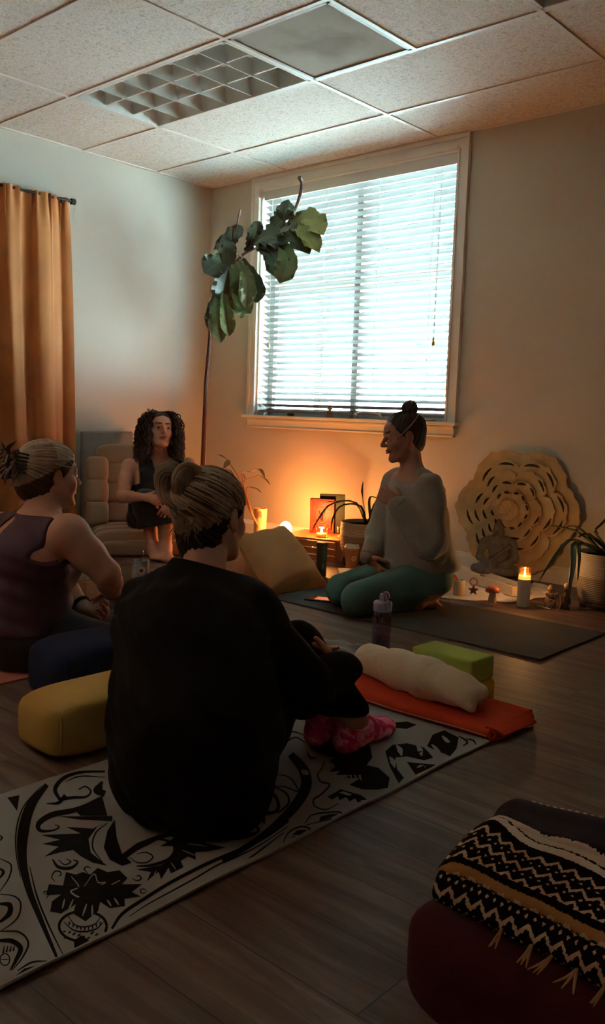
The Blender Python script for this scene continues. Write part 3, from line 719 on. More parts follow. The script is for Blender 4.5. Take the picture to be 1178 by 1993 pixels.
# ================================================================ bolsters
def bolster(label, c, d, color, name_, seam=True, rz=0):
    F_ = mat(name_, color, .9, vary=.08, scale=5, bump=.3, bscale=350, spec=.15)
    t = thing('bolster', label, 'bolster', (c[0], c[1], 0), rz)
    def f(p):
        p = p.copy(); k = 1+.03*math.sin(p[1]*17+p[0]*9); p[0] *= k
        if p[2] < -d[2]*.35: p[2] = -d[2]*.35-(abs(p[2])-d[2]*.35)*1.0
        return p
    link('cover', M().sbox((0, 0, d[2]/2), d, (.42, .36), 0, 30, fn=f), F_, t)
    if seam:
        for s in (-1, 1):
            pts = []
            for a in np.linspace(0, 2*PI, 60)[:-1]:
                q = lambda x, e: math.copysign(abs(x)**e, x)
                pts.append((q(math.cos(a), .42)*d[0]*.425, s*d[1]*.452, d[2]/2+q(math.sin(a), .40)*d[2]*.415))
            link('seam', M().tube(pts, .0028, 6, closed=True), F_, t)
    return t
bolster('mustard yellow bolster beside the printed mat at the left', (3.115, -3.05, 0), (.225, .62, .150), '#b8914a', 'yellow_cotton', rz=.0)
bolster('dark blue bolster behind the mustard yellow one', (2.79, -2.80, 0), (.25, .66, .182), '#161f38', 'navy_cotton', rz=-.05)
bolster('dark maroon bolster in the lower right corner under the striped blanket', (4.69, -3.345, 0), (.70, .30, .165), '#3d0b0b', 'maroon_cotton', seam=False)
# ================================================================ striped woven blanket folded on the maroon bolster
m, nt, b = nodes('zigzag_weave'); tc = N(nt, 'ShaderNodeTexCoord'); sep = N(nt, 'ShaderNodeSeparateXYZ'); nt.links.new(tc.outputs['UV'], sep.inputs[0])
def Mth(op, a, b_=None):
    n = N(nt, 'ShaderNodeMath', operation=op)
    for i, q in enumerate((a, b_)):
        if q is None: continue
        if isinstance(q, (int, float)): n.inputs[i].default_value = q
        else: nt.links.new(q, n.inputs[i])
    return n.outputs[0]
U, V = sep.outputs[0], sep.outputs[1]         # metres along, metres across
jag = N(nt, 'ShaderNodeTexNoise', Scale=260.); nt.links.new(tc.outputs['UV'], jag.inputs['Vector'])
Vj = Mth('ADD', V, Mth('MULTIPLY', Mth('SUBTRACT', jag.outputs['Fac'], .5), .006)); Uj = Mth('ADD', U, Mth('MULTIPLY', Mth('SUBTRACT', jag.outputs['Fac'], .5), .005))
zz = Mth('PINGPONG', Uj, .013)                # 0..0.013
z1 = Mth('ABSOLUTE', Mth('SUBTRACT', Mth('PINGPONG', Mth('ADD', Vj, zz), .0145), .0)); line = Mth('LESS_THAN', z1, .0032)
dm = Mth('ADD', Mth('ABSOLUTE', Mth('SUBTRACT', Mth('PINGPONG', Uj, .013), .0065)), Mth('ABSOLUTE', Mth('SUBTRACT', Mth('PINGPONG', Vj, .0145), .009)))
dots = Mth('LESS_THAN', dm, .0026)
pat = Mth('MAXIMUM', line, dots)
# bands across V: 0-.055 hanging pattern, .055-.067 tan, .067-.075 black, .075-.155 pattern, .155-.163 black, .163-.182 cream, .182+ dark plum
band = ramp(nt, [(0, (1, 1, 1)), (.055/.5, (0, 0, 0)), (.075/.5, (1, 1, 1)), (.150/.5, (0, 0, 0))], 'CONSTANT')
vn = Mth('DIVIDE', Vj, .5); nt.links.new(vn, band.inputs['Fac'])
solid = ramp(nt, [(0, hexc('#120c0b')), (.053/.5, hexc('#a5713f')), (.066/.5, hexc('#0e0a09')), (.159/.5, hexc('#cdb9a6')), (.170/.5, hexc('#1a1110')), (.1735/.5, hexc('#c2ad99')), (.186/.5, hexc('#1e1418')), (.30/.5, hexc('#181013'))], 'CONSTANT'); nt.links.new(vn, solid.inputs['Fac'])
mx = N(nt, 'ShaderNodeMix', data_type='RGBA'); nt.links.new(Mth('MULTIPLY', pat, band.outputs['Color']), mx.inputs['Factor']); nt.links.new(solid.outputs['Color'], mx.inputs[6]); mx.inputs[7].default_value = (*hexc('#bb9c7c'), 1)
nt.links.new(mx.outputs[2], b.inputs['Base Color']); b.inputs['Roughness'].default_value = .95; b.inputs['Specular IOR Level'].default_value = .1
wv = N(nt, 'ShaderNodeTexNoise', Scale=500.); nt.links.new(tc.outputs['UV'], wv.inputs['Vector']); bp = N(nt, 'ShaderNodeBump', Strength=.6, Distance=.002); nt.links.new(wv.outputs['Fac'], bp.inputs['Height']); nt.links.new(bp.outputs['Normal'], b.inputs['Normal'])
WEAVE = m
bx0, bx1 = 4.375, 5.02
prof = [(-3.418, .172), (-3.426, .185), (-3.418, .204), (-3.408, .212), (-3.408, .222), (-3.385, .246), (-3.350, .270), (-3.332, .278), (-3.31, .276), (-3.27, .272), (-3.235, .272), (-3.205, .262), (-3.195, .24), (-3.195, .21), (-3.20, .178)]
pp = spl([V3(0, y, z) for y, z in prof], 70); arc = np.concatenate([[0], np.cumsum([np.linalg.norm(pp[i+1]-pp[i]) for i in range(69)])])
# stretch the arc so the bands land on the folds
def drape(u, v):
    j = v*69; i = min(int(j), 68); p = pp[i]+(pp[i+1]-pp[i])*(j-i); x = bx0+(bx1-bx0)*u
    wob = .006*math.sin(x*21+v*7)+.004*math.sin(x*47+v*3); k = max(0, 1-u/.05)
    lift = .010*math.sin(x*11+1)*min(1, max(0, (v-.3)*4))
    yy = p[1]+wob*(.3 if v > .5 else .5)-.09*(x-bx0)*max(0, 1-v/.6); zz = p[2]+lift*.7-.02*k*k*(v > .2)*(v < .85)+.03*(x-bx0)*(v > .5)
    return V3(x-.015*math.sin(v*9)*(v > .3), yy, zz)
bm_ = M(); NU, NV = 120, 110; th_ = .012
bm_.sheet(drape, NU, NV, th_)
P = Part('folded_blanket', 'folded black and cream zigzag striped woven blanket on the maroon bolster', 'blanket', (4.68, -3.37, .17))
bo = P.add('cloth', bm_, WEAVE)
uvl = bo.data.uv_layers.new(name='UVMap'); nvt = NU*NV
li = np.zeros(len(bo.data.loops), np.int32); bo.data.loops.foreach_get('vertex_index', li); k = li % nvt; ju = (k % NU)/(NU-1); jv = (k//NU)/(NV-1)
arcv = np.interp(jv*69, np.arange(70), arc); xs_ = ju*(bx1-bx0); sg = np.clip((xs_-.01)/.11, 0, 1); arcv = arcv+np.clip((arcv-.075)/.06, 0, 1)*(.034*sg*sg*(3-2*sg)+.006*np.sin(xs_*24+1)); uvs = np.stack([ju*(bx1-bx0), arcv], 1).astype(np.float32); uvl.data.foreach_set('uv', uvs.ravel())
# inner folded layers (the stack under the top fold) with rolled left edge
inn = M()
for k, (z, dz) in enumerate(((.190, .02), (.212, .026), (.238, .03))):
    inn.sbox(((bx0+bx1)/2+.004*k, -3.300+.012*k, z), (bx1-bx0-.01, .19-.03*k, dz), (.18, .5), 0, 14)
il = P.add('inner_layers', inn, mat('plum_wool', '#1c1315', .95, sheen=.2, bump=.5, bscale=300))
# beaded far edge
be = M()
for k in range(48):
    x = bx0+.05+k*.0125; p = drape((x-bx0)/(bx1-bx0), .80); be.ball(p+V3(0, .006, .006), (.004, .003, .003), 6)
P.add('stitched_edge', be, mat('cream_yarn', '#bfae9e', .95))
FR = mat('tan_yarn', '#b08454', .95)
rr = random.Random(3)
for k in range(13):
    x = 4.50+.036*k+rr.uniform(-.008, .008); z0 = .184; q = M()
    for j in range(3):
        dx, dy = rr.uniform(-.022, .012), rr.uniform(-.006, .012)
        q.tube(spl([(x, -3.432-.09*(x-bx0), z0), (x+dx*.4, -3.446-.09*(x-bx0), z0-.008), (x+dx, -3.462-.09*(x-bx0), z0-.0125-rr.random()*.004)], 7), [.0022]*4+[.0018, .0014, .0008], 5)
    P.add('tassel', q, FR)
# ================================================================ things beside the printed mat
RED = mat('rust_red_fleece', '#bd3a1e', .9, vary=.08, scale=8, bump=.4, bscale=260, spec=.15)
P = Part('folded_blanket', 'rust red folded blanket under the cream rolled towel', 'blanket', (3.6, -2.28, 0))
def layer(z, x0, x1, y0, y1, th, ph, m_):
    def f(u, v):
        x = x0+(x1-x0)*u; y = y0+(y1-y0)*v
        return V3(x+.004*math.sin(y*40+ph), y+.006*math.sin(x*13+ph), z+.0025*math.sin(x*19+y*13+ph)-.006*max(0, (u-.93)/.07)**2)
    m_.sheet(f, 50, 16, th)
q = M(); layer(.010, 3.28, 3.895, -2.39, -2.165, .008, 0, q); layer(.021, 3.285, 3.885, -2.385, -2.16, .008, 1.3, q); layer(.033, 3.28, 3.89, -2.392, -2.165, .009, 2.2, q)
for (y, s) in ((-2.392, -1), (-2.163, 1)):     # rounded folds joining the layers
    q.tube([(x, y+.006*math.sin(x*13+2.2), .0225) for x in np.linspace(3.285, 3.885, 40)], .0165, 10, flat=1)
q.sheet(lambda u, v: V3(3.885+.012*math.sin(PI*v)+.002*math.sin(u*20), -2.39+.225*u, .007+.030*v), 20, 8, .006)
q.sheet(lambda u, v: V3(3.87+.045*u, -2.395+.20*v+.02*u, .039-.018*u*u-.012*v*u), 10, 14, .007)
P.add('cloth', q, RED)
P.add('edge_stitch', M().tube([(x, -2.408+.006*math.sin(x*13+2.2), .018) for x in np.linspace(3.3, 3.88, 50)], .0018, 5), mat('pale_thread', '#c58a70', .9))
CREAM = mat('cream_fleece', '#d6c3a2', .95, vary=.06, scale=9, bump=.7, bscale=120, sheen=.5)
# rolled towel sculpted as one soft form
s = Sculpt(); a_, b__ = V3(3.355, -2.262, .098), V3(3.735, -2.305, .095)
ax_ = nrm(b__-a_)
s.chain([a_, a_*.66+b__*.34, a_*.35+b__*.65, b__], [.050, .058, .062, .052], k=.03)
for k, (dx, dy, dz, r) in enumerate(((.035, -.03, -.005, .032), (.05, .012, .0, .028), (.03, .03, -.02, .03), (.06, -.045, -.03, .016))): s.cap(b__, b__+V3(dx, dy, dz), .036, r, k=.015)
def tf_(F, X, Y, Z):
    u = (X-a_[0])*ax_[0]+(Y-a_[1])*ax_[1]; L = np.linalg.norm(b__-a_)
    g = .004*np.exp(-((u-.09+.3*(Z-.1))/.006)**2)+.004*np.exp(-((u-L*.80-.4*(Y+2.27))/.006)**2)+.003*np.exp(-((Z-.115-.05*np.sin(u*9))/.006)**2)*(u < .42)*(Y < -2.2)
    return F+g+.0015*np.sin(u*60+Z*50)*np.sin(Y*70)
P = Part('rolled_towel', 'cream fleecy towel rolled up on the rust red blanket', 'towel', (3.58, -2.25, .04))
P.add('roll', s.mesh(.004, tf_), CREAM)
def yblock(label, color, c, z, rz):
    t = thing('yoga_block', label, 'yoga block', (c[0], c[1], z), rz)
    link('foam_block', M().box((0, 0, .038), (.235, .125, .076)), mat('foam_'+color[1:], color, .7, vary=.04, bump=.25, bscale=500), t, smooth=False, bevel=.008)
yblock('yellow foam block underneath the lime green block', '#c9a02c', (3.600, -2.135), 0, -.03)
yblock('lime green foam block on top of the yellow one', '#a3b042', (3.590, -2.130), .0765, -.05)
GF = mat('grey_fleece', '#5c5c5e', .95, vary=.12, sheen=.4, bump=.4, bscale=200)
s = Sculpt(); s.ell((3.11, -2.13, .03), (.17, .12, .04), np.array(Matrix.Rotation(-.35, 3, 'Z')), k=.02).ell((3.22, -2.20, .035), (.11, .10, .042), k=.03).cap((3.0, -2.12, .03), (3.2, -2.10, .045), .03, .03, k=.03)
P = Part('grey_blanket', 'crumpled grey fleece blanket behind the cream towel', 'blanket', (3.15, -2.15, 0))
P.add('cloth', s.mesh(.006, lambda F, X, Y, Z: np.maximum(F+.006*np.sin(X*34+Y*21)*np.sin(Y*38-X*11), -Z)), GF)
# water bottle
bx, by_ = 3.135, -1.90
t = thing('water_bottle', 'clear water bottle with lilac lid standing on the floor by the towel', 'bottle', (bx, by_, 0))
LIL = mat('lilac_plastic', '#8c7f9e', .4)
def clear(name, tint, gloss=.1, dens=.0):
    m, nt, b = nodes(name); out = nt.nodes['Material Output']; nt.nodes.remove(b)
    tr = N(nt, 'ShaderNodeBsdfTransparent'); tr.inputs[0].default_value = (*tint, 1); gl = N(nt, 'ShaderNodeBsdfGlossy', Roughness=.08)
    fr_ = N(nt, 'ShaderNodeLayerWeight', Blend=.25); ad = N(nt, 'ShaderNodeMath', operation='MULTIPLY_ADD'); ad.inputs[1].default_value = .5; ad.inputs[2].default_value = gloss
    nt.links.new(fr_.outputs['Facing'], ad.inputs[0]); ms = N(nt, 'ShaderNodeMixShader'); nt.links.new(ad.outputs[0], ms.inputs[0])
    nt.links.new(tr.outputs[0], ms.inputs[1]); nt.links.new(gl.outputs[0], ms.inputs[2]); nt.links.new(ms.outputs[0], out.inputs[0]); return m
CL = clear('clear_plastic', (.80, .78, .88), .08)
link('body', M().lathe([(.030, 0), (.034, .004), (.0355, .02), (.0355, .07), (.034, .078), (.0355, .088), (.0355, .145), (.033, .165), (.030, .172), (.028, .172), (.031, .163), (.0335, .145), (.0335, .02), (.032, .008), (0, .006)], n=36, cap=False), CL, t)
link('water', M().lathe([(0, .009), (.031, .010), (.0325, .02), (.0325, .062), (0, .062)], n=32), clear('bottle_water', (.62, .61, .74), .05), t)
l_ = link('lid', M().lathe([(.033, .166), (.035, .168), (.035, .198), (.031, .203), (.016, .206), (.0, .206)], n=32), LIL, t)
link('spout', M().lathe([(.0, .203), (.014, .204), (.014, .224), (.011, .232), (0, .234)], n=20).tube(spl([(.012, 0, .212), (.03, 0, .222), (.02, 0, .240), (.0, 0, .236)], 12), .0035, 6), LIL, l_)
# ================================================================ pillows
MUS = mat('mustard_linen', '#9c6c3a', .9, vary=.07, scale=6, bump=.35, bscale=300)
def pillow(m_, c, sx, sy, th, R, seed=0):
    rr = random.Random(seed); ph = [rr.random()*6 for _ in range(6)]
    def f(side):
        def g(u, v):
            a, b = 2*u-1, 2*v-1
            pinch = 1-.10*(abs(a)**2.2*0+ (1-abs(a)**4)*0) 
            ex = a*(1-.07*(1-b*b)); ey = b*(1-.07*(1-a*a))
            h = max(0, (1-a**4)*(1-b**4))**.55*(1-.12*math.sin(a*5+ph[0])*math.sin(b*4+ph[1]))
            wr = .03*math.sin(9*a+6*b+ph[2])*(abs(a)*abs(b))
            p = V3(ex*sx/2, ey*sy/2, side*(h*th/2)+wr*.06)
            return R@p+np.asarray(c)
        return g
    n = 34
    m_.grid(f(1), n, n); o = len(m_.v)
    g = f(-1); vs = [g(i/(n-1), j/(n-1)) for j in range(n) for i in range(n)]
    m_.add(vs, [(j*n+i, j*n+i+n, j*n+i+1+n, j*n+i+1) for j in range(n-1) for i in range(n-1)])
    return m_
def basis(x, z): x = nrm(x); z = nrm(np.asarray(z)-x*(np.asarray(z)@x)); return np.stack([x, np.cross(z, x), z], 1)
def pillow4(A, B, C_, D_, th, seed=0, n=36):
    """cushion spanning four corner points"""
    rr = random.Random(seed); ph = [rr.random()*6 for _ in range(6)]; nn = nrm(np.cross(B-A, D_-A))
    if nn[2] < 0: nn = -nn
    def g(u, v, side):
        a, b = 2*u-1, 2*v-1; uu = .5+a*(1-.06*(1-b*b))/2; vv = .5+b*(1-.06*(1-a*a))/2
        p = A*(1-uu)*(1-vv)+B*uu*(1-vv)+C_*uu*vv+D_*(1-uu)*vv
        h = max(0, (1-a**4)*(1-b**4))**.5; wr = .006*math.sin(8*a+5*b+ph[0])*h+.005*math.sin(13*b-4*a+ph[1])*(1-h)
        return p+nn*(side*h*th/2+wr)
    m_ = M(); V_ = []; F_ = []
    for side in (1, -1):
        o = len(V_); V_ += [g(i/(n-1), j/(n-1), side) for j in range(n) for i in range(n)]
        for j in range(n-1):
            for i in range(n-1):
                q = (o+j*n+i, o+j*n+i+1, o+j*n+i+1+n, o+j*n+i+n); F_.append(q if side > 0 else q[::-1])
    m_.add(V_, F_); return m_
P = Part('floor_pillow', 'large mustard square pillow resting on the end of the charcoal mat', 'pillow', (2.0, -1.35, 0))
pc = [at(461, 1052, 4.62), at(554, 1028, 4.86), at(638, 1143, 4.50), at(519, 1164, 4.20)]
P.add('cushion', pillow4(*pc, .19, 1), MUS)
P = Part('floor_pillow', 'second mustard pillow lying behind the large one and the blond head', 'pillow', (1.8, -1.5, 0))
pc = [at(398, 1078, 4.80), at(500, 1052, 5.0), at(540, 1150, 4.7), at(430, 1172, 4.40)]
P.add('cushion', pillow4(*pc, .12, 2), mat('mustard_linen_warm', '#9a6231', .9, vary=.07, scale=6, bump=.35, bscale=300))
# ================================================================ potted plants
def leaf_mesh(m_, base, tip_pts, wid, n=14, fold=.25, wave=0., mi=0, up=(0, 0, 1), prof=None, th=.0015):
    """a blade or leaf following tip_pts from base; wid = greatest half width"""
    c = spl([base]+list(tip_pts), n); prof = prof or (lambda t: math.sin(PI*min(1, t*.93+.07))**.8)
    P2 = []
    for i, p in enumerate(c):
        t = nrm(c[min(i+1, n-1)]-c[max(i-1, 0)]); s_ = np.cross(t, np.asarray(up, float)); s_ = nrm(s_) if np.linalg.norm(s_) > 1e-3 else V3(1, 0, 0)
        nn = np.cross(s_, t); w_ = wid*prof(i/(n-1)); row = []
        for k in range(7):
            a = (k-3)/3; row.append(p+s_*w_*a+nn*(w_*fold*abs(a)+wave*w_*math.sin(i*1.9+k*2.2)*a*a))
        P2.append(row)
    P2 = np.array(P2)
    m_.sheet(lambda u, v: P2[round(v*(n-1)), round(u*6)], 7, n, th, mi)
    return m_
BASK = None
def basket_mat(name, c_low, c_high, split):
    m, nt, b = nodes(name); tc = N(nt, 'ShaderNodeTexCoord'); sp = N(nt, 'ShaderNodeSeparateXYZ'); nt.links.new(tc.outputs['Object'], sp.inputs[0])
    r = ramp(nt, [(0, hexc(c_low)), (split, hexc(c_high))], 'CONSTANT'); mu = N(nt, 'ShaderNodeMath', operation='MULTIPLY'); mu.inputs[1].default_value = 1/.26
    nt.links.new(sp.outputs[2], mu.inputs[0]); nt.links.new(mu.outputs[0], r.inputs['Fac']); nt.links.new(r.outputs['Color'], b.inputs['Base Color'])
    wv = N(nt, 'ShaderNodeTexWave', Scale=36., bands_direction='Z'); wv.inputs['Distortion'].default_value = 1.; nt.links.new(tc.outputs['Object'], wv.inputs['Vector'])
    bp = N(nt, 'ShaderNodeBump', Strength=.6, Distance=.006); nt.links.new(wv.outputs['Fac'], bp.inputs['Height']); nt.links.new(bp.outputs['Normal'], b.inputs['Normal']); b.inputs['Roughness'].default_value = .85
    return m
ALOE = mat('aloe_green', '#3f4a2a', .55, vary=.25, scale=6)
SOIL = mat('soil', '#1d1510', .95)
def planter(label, loc, R_, hh, bm__, leaves, legs=True):
    t = thing('potted_aloe', label, 'potted plant', loc); z0 = .04 if legs else 0
    link('pot', M().lathe([(R_*.78, z0), (R_*.86, z0+.012), (R_*.97, z0+hh*.35), (R_, z0+hh*.7), (R_*.985, z0+hh), (R_*.93, z0+hh), (R_*.93, z0+hh*.9), (0, z0+hh*.9)], n=44), bm__, t)
    link('soil', M().lathe([(0, z0+hh*.905), (R_*.92, z0+hh*.905)], n=30), SOIL, t)
    if legs:
        s_ = link('plant_stand', M().lathe([(R_*.62, .026), (R_*.86, .026), (R_*.86, .039), (0, .039)], n=32), mat('dark_walnut', '#3a2416', .5), t)
        for k in range(4):
            a = k*PI/2+.6; link('stand_foot', M().box((R_*.7*math.cos(a), R_*.7*math.sin(a), .013), (.03, .03, .026), a, taper=1.2), mat('dark_walnut', '#3a2416', .5), s_, smooth=False)
    for lf in leaves:
        q = M(); leaf_mesh(q, lf[0], lf[1], lf[2], prof=lambda t: (1-t)**.6 if t > .25 else .7+.3*t/.25*.85, fold=.5, th=.004); link('leaf', q, ALOE, t)
# planter A (between the red book and the kneeling person)
pa = V3(1.90, -.42, 0)
zA = .255
pw = lambda x, y, D: at(x, y, D)-pa
planter('tan and cream planter with drooping aloe beside the kneeling person', pa, .150, .225, basket_mat('tan_basket', '#8d7156', '#b59f86', .72), [
    (V3(0, 0, zA), [pw(700, 985, 5.05), pw(665, 985, 5.0), pw(648, 1010, 4.98), pw(644, 1036, 4.97)], .012),
    (V3(0, 0, zA), [pw(690, 978, 5.1), pw(645, 982, 5.05), pw(622, 1008, 5.0), pw(606, 1036, 4.98)], .012),
    (V3(.0, 0, zA), [pw(705, 965, 5.15), pw(707, 936, 5.15)], .011),
    (V3(.02, 0, zA), [pw(690, 980, 5.15), pw(655, 976, 5.2), pw(632, 978, 5.2)], .010),
    (V3(.02, 0, zA), [pw(735, 975, 5.0), pw(755, 990, 4.9), pw(760, 1010, 4.9)], .011),
    (V3(.02, .02, zA), [pw(720, 970, 5.2), pw(740, 972, 5.3)], .010)], legs=True)
# planter B at the right edge
pb = V3(3.375, -.41, 0); pw = lambda x, y, D: at(x, y, D)-pb
planter('grey and cream planter with long drooping aloe at the right edge', pb, .145, .235, basket_mat('grey_basket', '#8c8277', '#aca194', .62), [
    (V3(-.02, 0, .262), [pw(1120, 1052, 4.2), pw(1098, 1062, 4.05), pw(1075, 1090, 3.98), pw(1046, 1138, 3.96)], .013),
    (V3(-.02, 0, .262), [pw(1122, 1058, 4.05), pw(1116, 1100, 3.93), pw(1110, 1140, 3.9), pw(1104, 1186, 3.9)], .017),
    (V3(-.0, 0, .262), [pw(1132, 1058, 4.05), pw(1128, 1090, 3.95), pw(1124, 1135, 3.93)], .012),
    (V3(-.02, 0, .262), [pw(1130, 1040, 4.2), pw(1098, 1028, 4.2), pw(1070, 1022, 4.2)], .016),
    (V3(-.02, 0, .262), [pw(1135, 1035, 4.25), pw(1110, 1024, 4.4), pw(1090, 1040, 4.4)], .010),
    (V3(.02, 0, .262), [pw(1160, 1040, 4.15), pw(1172, 1020, 4.15), pw(1190, 1000, 4.2)], .013),
    (V3(.02, 0, .262), [pw(1150, 1045, 4.1), pw(1140, 1040, 4.05), pw(1125, 1046, 4.0)], .017)])
# ================================================================ fiddle-leaf fig in the corner
FIG = mat('fig_leaf', '#3a4029', .40, vary=.3, scale=7); VEIN = mat('fig_leaf_pale', '#5d6237', .45, vary=.2)
BARK = mat('fig_bark', '#4a2f20', .9, bump=.5, bscale=80)
fl = V3(.22, -.24, 0)
P = Part('fiddle_leaf_fig', 'tall leaning fiddle leaf fig with one bare stem in the corner', 'potted tree', fl)
P.add('pot', M().lathe([(.085, 0), (.11, .01), (.125, .2), (.12, .21), (.108, .2), (0, .19)], fl, 30), mat('dark_pot', '#3a2c22', .6))
DD = 5.95
stem = [at(392, 990, 6.22), at(395, 900, 6.2), at(399, 800, 6.2), at(402, 735, 6.2), at(409, 660, 6.18), at(414, 600, 6.15), at(437, 545, 6.1), at(470, 500, 6.0), at(520, 468, 5.85), at(558, 440, 5.7), at(578, 400, 5.6), at(588, 360, 5.55), at(583, 345, 5.5)]
st = spl([fl+V3(0, 0, .19)]+stem, 60)
P.add('stem', M().tube(st, np.interp(np.linspace(0, 1, 60), [0, .5, .8, .93, 1], [.017, .014, .012, .011, .013]), 10), BARK)
for a_, b_ in (((455, 500), (468, 408)), ((450, 520), (456, 445)), ((470, 500), (440, 470))):
    P.add('twig', M().tube(spl([at(*a_, 5.95), at((a_[0]+b_[0])/2-3, (a_[1]+b_[1])/2, 5.9), at(*b_, 5.85)], 10), [.008, .007, .006, .006, .005, .005, .005, .006, .008, .007], 8), BARK)
fprof = lambda t: (.35+1.1*math.sin(PI*t*.5)**1.0 if t < .72 else (.35+1.1*math.sin(PI*.36))*math.cos((t-.72)/.28*PI/2)**.6)*.72
# (base px, mid px, tip px, depth base, depth tip, half width, fold, pale)
lv = [((445, 500), (425, 512), (397, 532), 6.0, 5.85, .075, .3, 0), ((450, 490), (432, 478), (420, 470), 6.0, 5.9, .06, .4, 0), ((452, 505), (448, 470), (472, 440), 5.95, 5.9, .05, .3, 0),
      ((448, 510), (438, 550), (432, 585), 6.0, 6.0, .075, .5, 0), ((455, 515), (468, 560), (470, 620), 5.9, 5.85, .07, .6, 1), ((470, 505), (492, 550), (500, 590), 5.85, 5.8, .06, .6, 0),
      ((462, 510), (480, 545), (478, 600), 5.8, 5.75, .05, .6, 1), ((436, 560), (424, 610), (430, 668), 6.05, 6.0, .055, .6, 1), ((432, 560), (420, 600), (416, 650), 6.1, 6.05, .055, .5, 0),
      ((434, 560), (440, 610), (446, 655), 6.0, 5.95, .045, .7, 1), ((488, 480), (520, 462), (566, 470), 5.85, 5.65, .08, .3, 0), ((520, 470), (540, 438), (556, 425), 5.8, 5.7, .06, .3, 0),
      ((500, 480), (530, 495), (545, 545), 5.75, 5.65, .07, .5, 0), ((545, 460), (560, 510), (545, 552), 5.7, 5.6, .065, .5, 1), ((540, 455), (570, 450), (603, 495), 5.7, 5.5, .07, .3, 0),
      ((565, 440), (600, 425), (630, 458), 5.65, 5.45, .065, .35, 2), ((560, 445), (590, 450), (622, 492), 5.65, 5.45, .055, .5, 2), ((572, 425), (560, 405), (550, 430), 5.6, 5.55, .05, .3, 0),
      ((450, 520), (470, 590), (488, 612), 5.9, 5.8, .06, .6, 1), ((478, 490), (492, 470), (505, 430), 5.9, 5.85, .045, .4, 0), ((455, 500), (446, 480), (444, 520), 5.8, 5.75, .05, .4, 0)]
LV = mat('fig_leaf_yellowing', '#7f8148', .5, vary=.25, scale=10)
for k, (b0, m0, t0, d0, d1, w_, fo, pale) in enumerate(lv):
    q = M(); B0, M0, T0 = at(*b0, d0), at(*m0, (d0+d1)/2-.03), at(*t0, d1)
    leaf_mesh(q, B0, [M0, T0], w_*1.22, n=16, fold=fo, wave=.30, up=-CF+V3(0, 0, .35) if k % 3 else -CF+V3(.3, 0, .1), prof=fprof, th=.0016)
    o = P.add('leaf', q, [FIG, VEIN, LV][pale])
    P.add('midrib', M().tube(spl([B0, M0, T0], 12), [.0035-.0002*i for i in range(12)], 6), mat('midrib', '#77784a', .5), parent=o)
# ================================================================ glowing corner: vase with dried leaves, lamp, book, candles
gx = at(484, 1045, 5.75); vz = V3(.93, -.33, 0)
VAS = mat('peach_ceramic', '#c99c6c', .6, vary=.1)
P = Part('floor_vase', 'peach paper vase with dried leafy stems glowing in the lamp light', 'vase', vz)
P.add('vase', M().lathe([(.04, 0), (.045, .01), (.042, .12), (.046, .245), (.042, .245), (.038, .12), (0, .02)], vz, 26), VAS)
P.add('leaf_print', M().sheet(lambda u, v: vz+V3(.048*math.cos(-1.1+.5*u), .048*math.sin(-1.1+.5*u), .18+.04*v+.015*math.sin(PI*u)), 8, 5, .001), mat('print_brown', '#7a5030', .7))
DRY = mat('dried_leaf', '#8a6a3a', .7, vary=.3); DSt = mat('dried_stem', '#a5642e', .8)
for b0, m0, t0 in (((484, 985), (470, 920), (478, 932)), ((484, 985), (465, 930), (440, 893)), ((486, 985), (474, 940), (505, 925)), ((482, 985), (470, 950), (452, 925)), ((486, 985), (480, 950), (498, 950))):
    P.add('stem', M().tube(spl([vz+V3(0, 0, .1), at(*b0, 5.65), at(*m0, 5.65), at(*t0, 5.62)], 14), .003, 6), DSt)
for b0, m0, t0, w_ in (((440, 893), (430, 888), (424, 884), .018), ((445, 895), (442, 905), (436, 912), .022), ((462, 925), (478, 918), (490, 920), .012), ((490, 918), (505, 915), (516, 930), .022), ((505, 925), (518, 934), (526, 944), .008), ((455, 925), (445, 915), (430, 918), .014), ((490, 950), (500, 952), (510, 960), .009)):
    q = M(); leaf_mesh(q, at(*b0, 5.62), [at(*m0, 5.6), at(*t0, 5.58)], w_, fold=.3); P.add('leaf', q, DRY)
GLOW = mat('lamp_glass_glow', (1, .62, .28), .5, vary=0, emit=(1, .62, .30), estr=9)
lp = V3(1.14, -.30, 0)
P = Part('oval_lamp', 'small glowing white oval lamp beside the red book', 'lamp', lp)
P.add('shade', M().ball(lp+V3(0, 0, .125), (.042, .042, .052), 24), GLOW); P.add('base', M().lathe([(.035, 0), (.04, .01), (.03, .07), (.022, .08), (0, .08)], lp, 24), mat('lamp_base_wood', '#6b3d1f', .5))
# books / frames leaning on the wall
def leaning(P_, name_, c, w_, h_, th, rz, lean, mt, parent=None, z=0):
    R = np.array(Matrix.Rotation(rz, 3, 'Z')@Matrix.Rotation(lean, 3, 'X')); return R, P_.add(name_, M().box(V3(*c)+R@V3(0, 0, h_/2+z), (w_, th, h_), rot=R), mt, parent=parent, smooth=False, bevel=.002)
bk = V3(1.50, -.36, .0)
RB = mat('red_board', '#8c140e', .5, vary=.1); GB = mat('dark_green_board', '#2a2b1c', .6); GOLDP = mat('gilt_print', '#c0792f', .45)
crt = V3(1.52, -.385, 0)
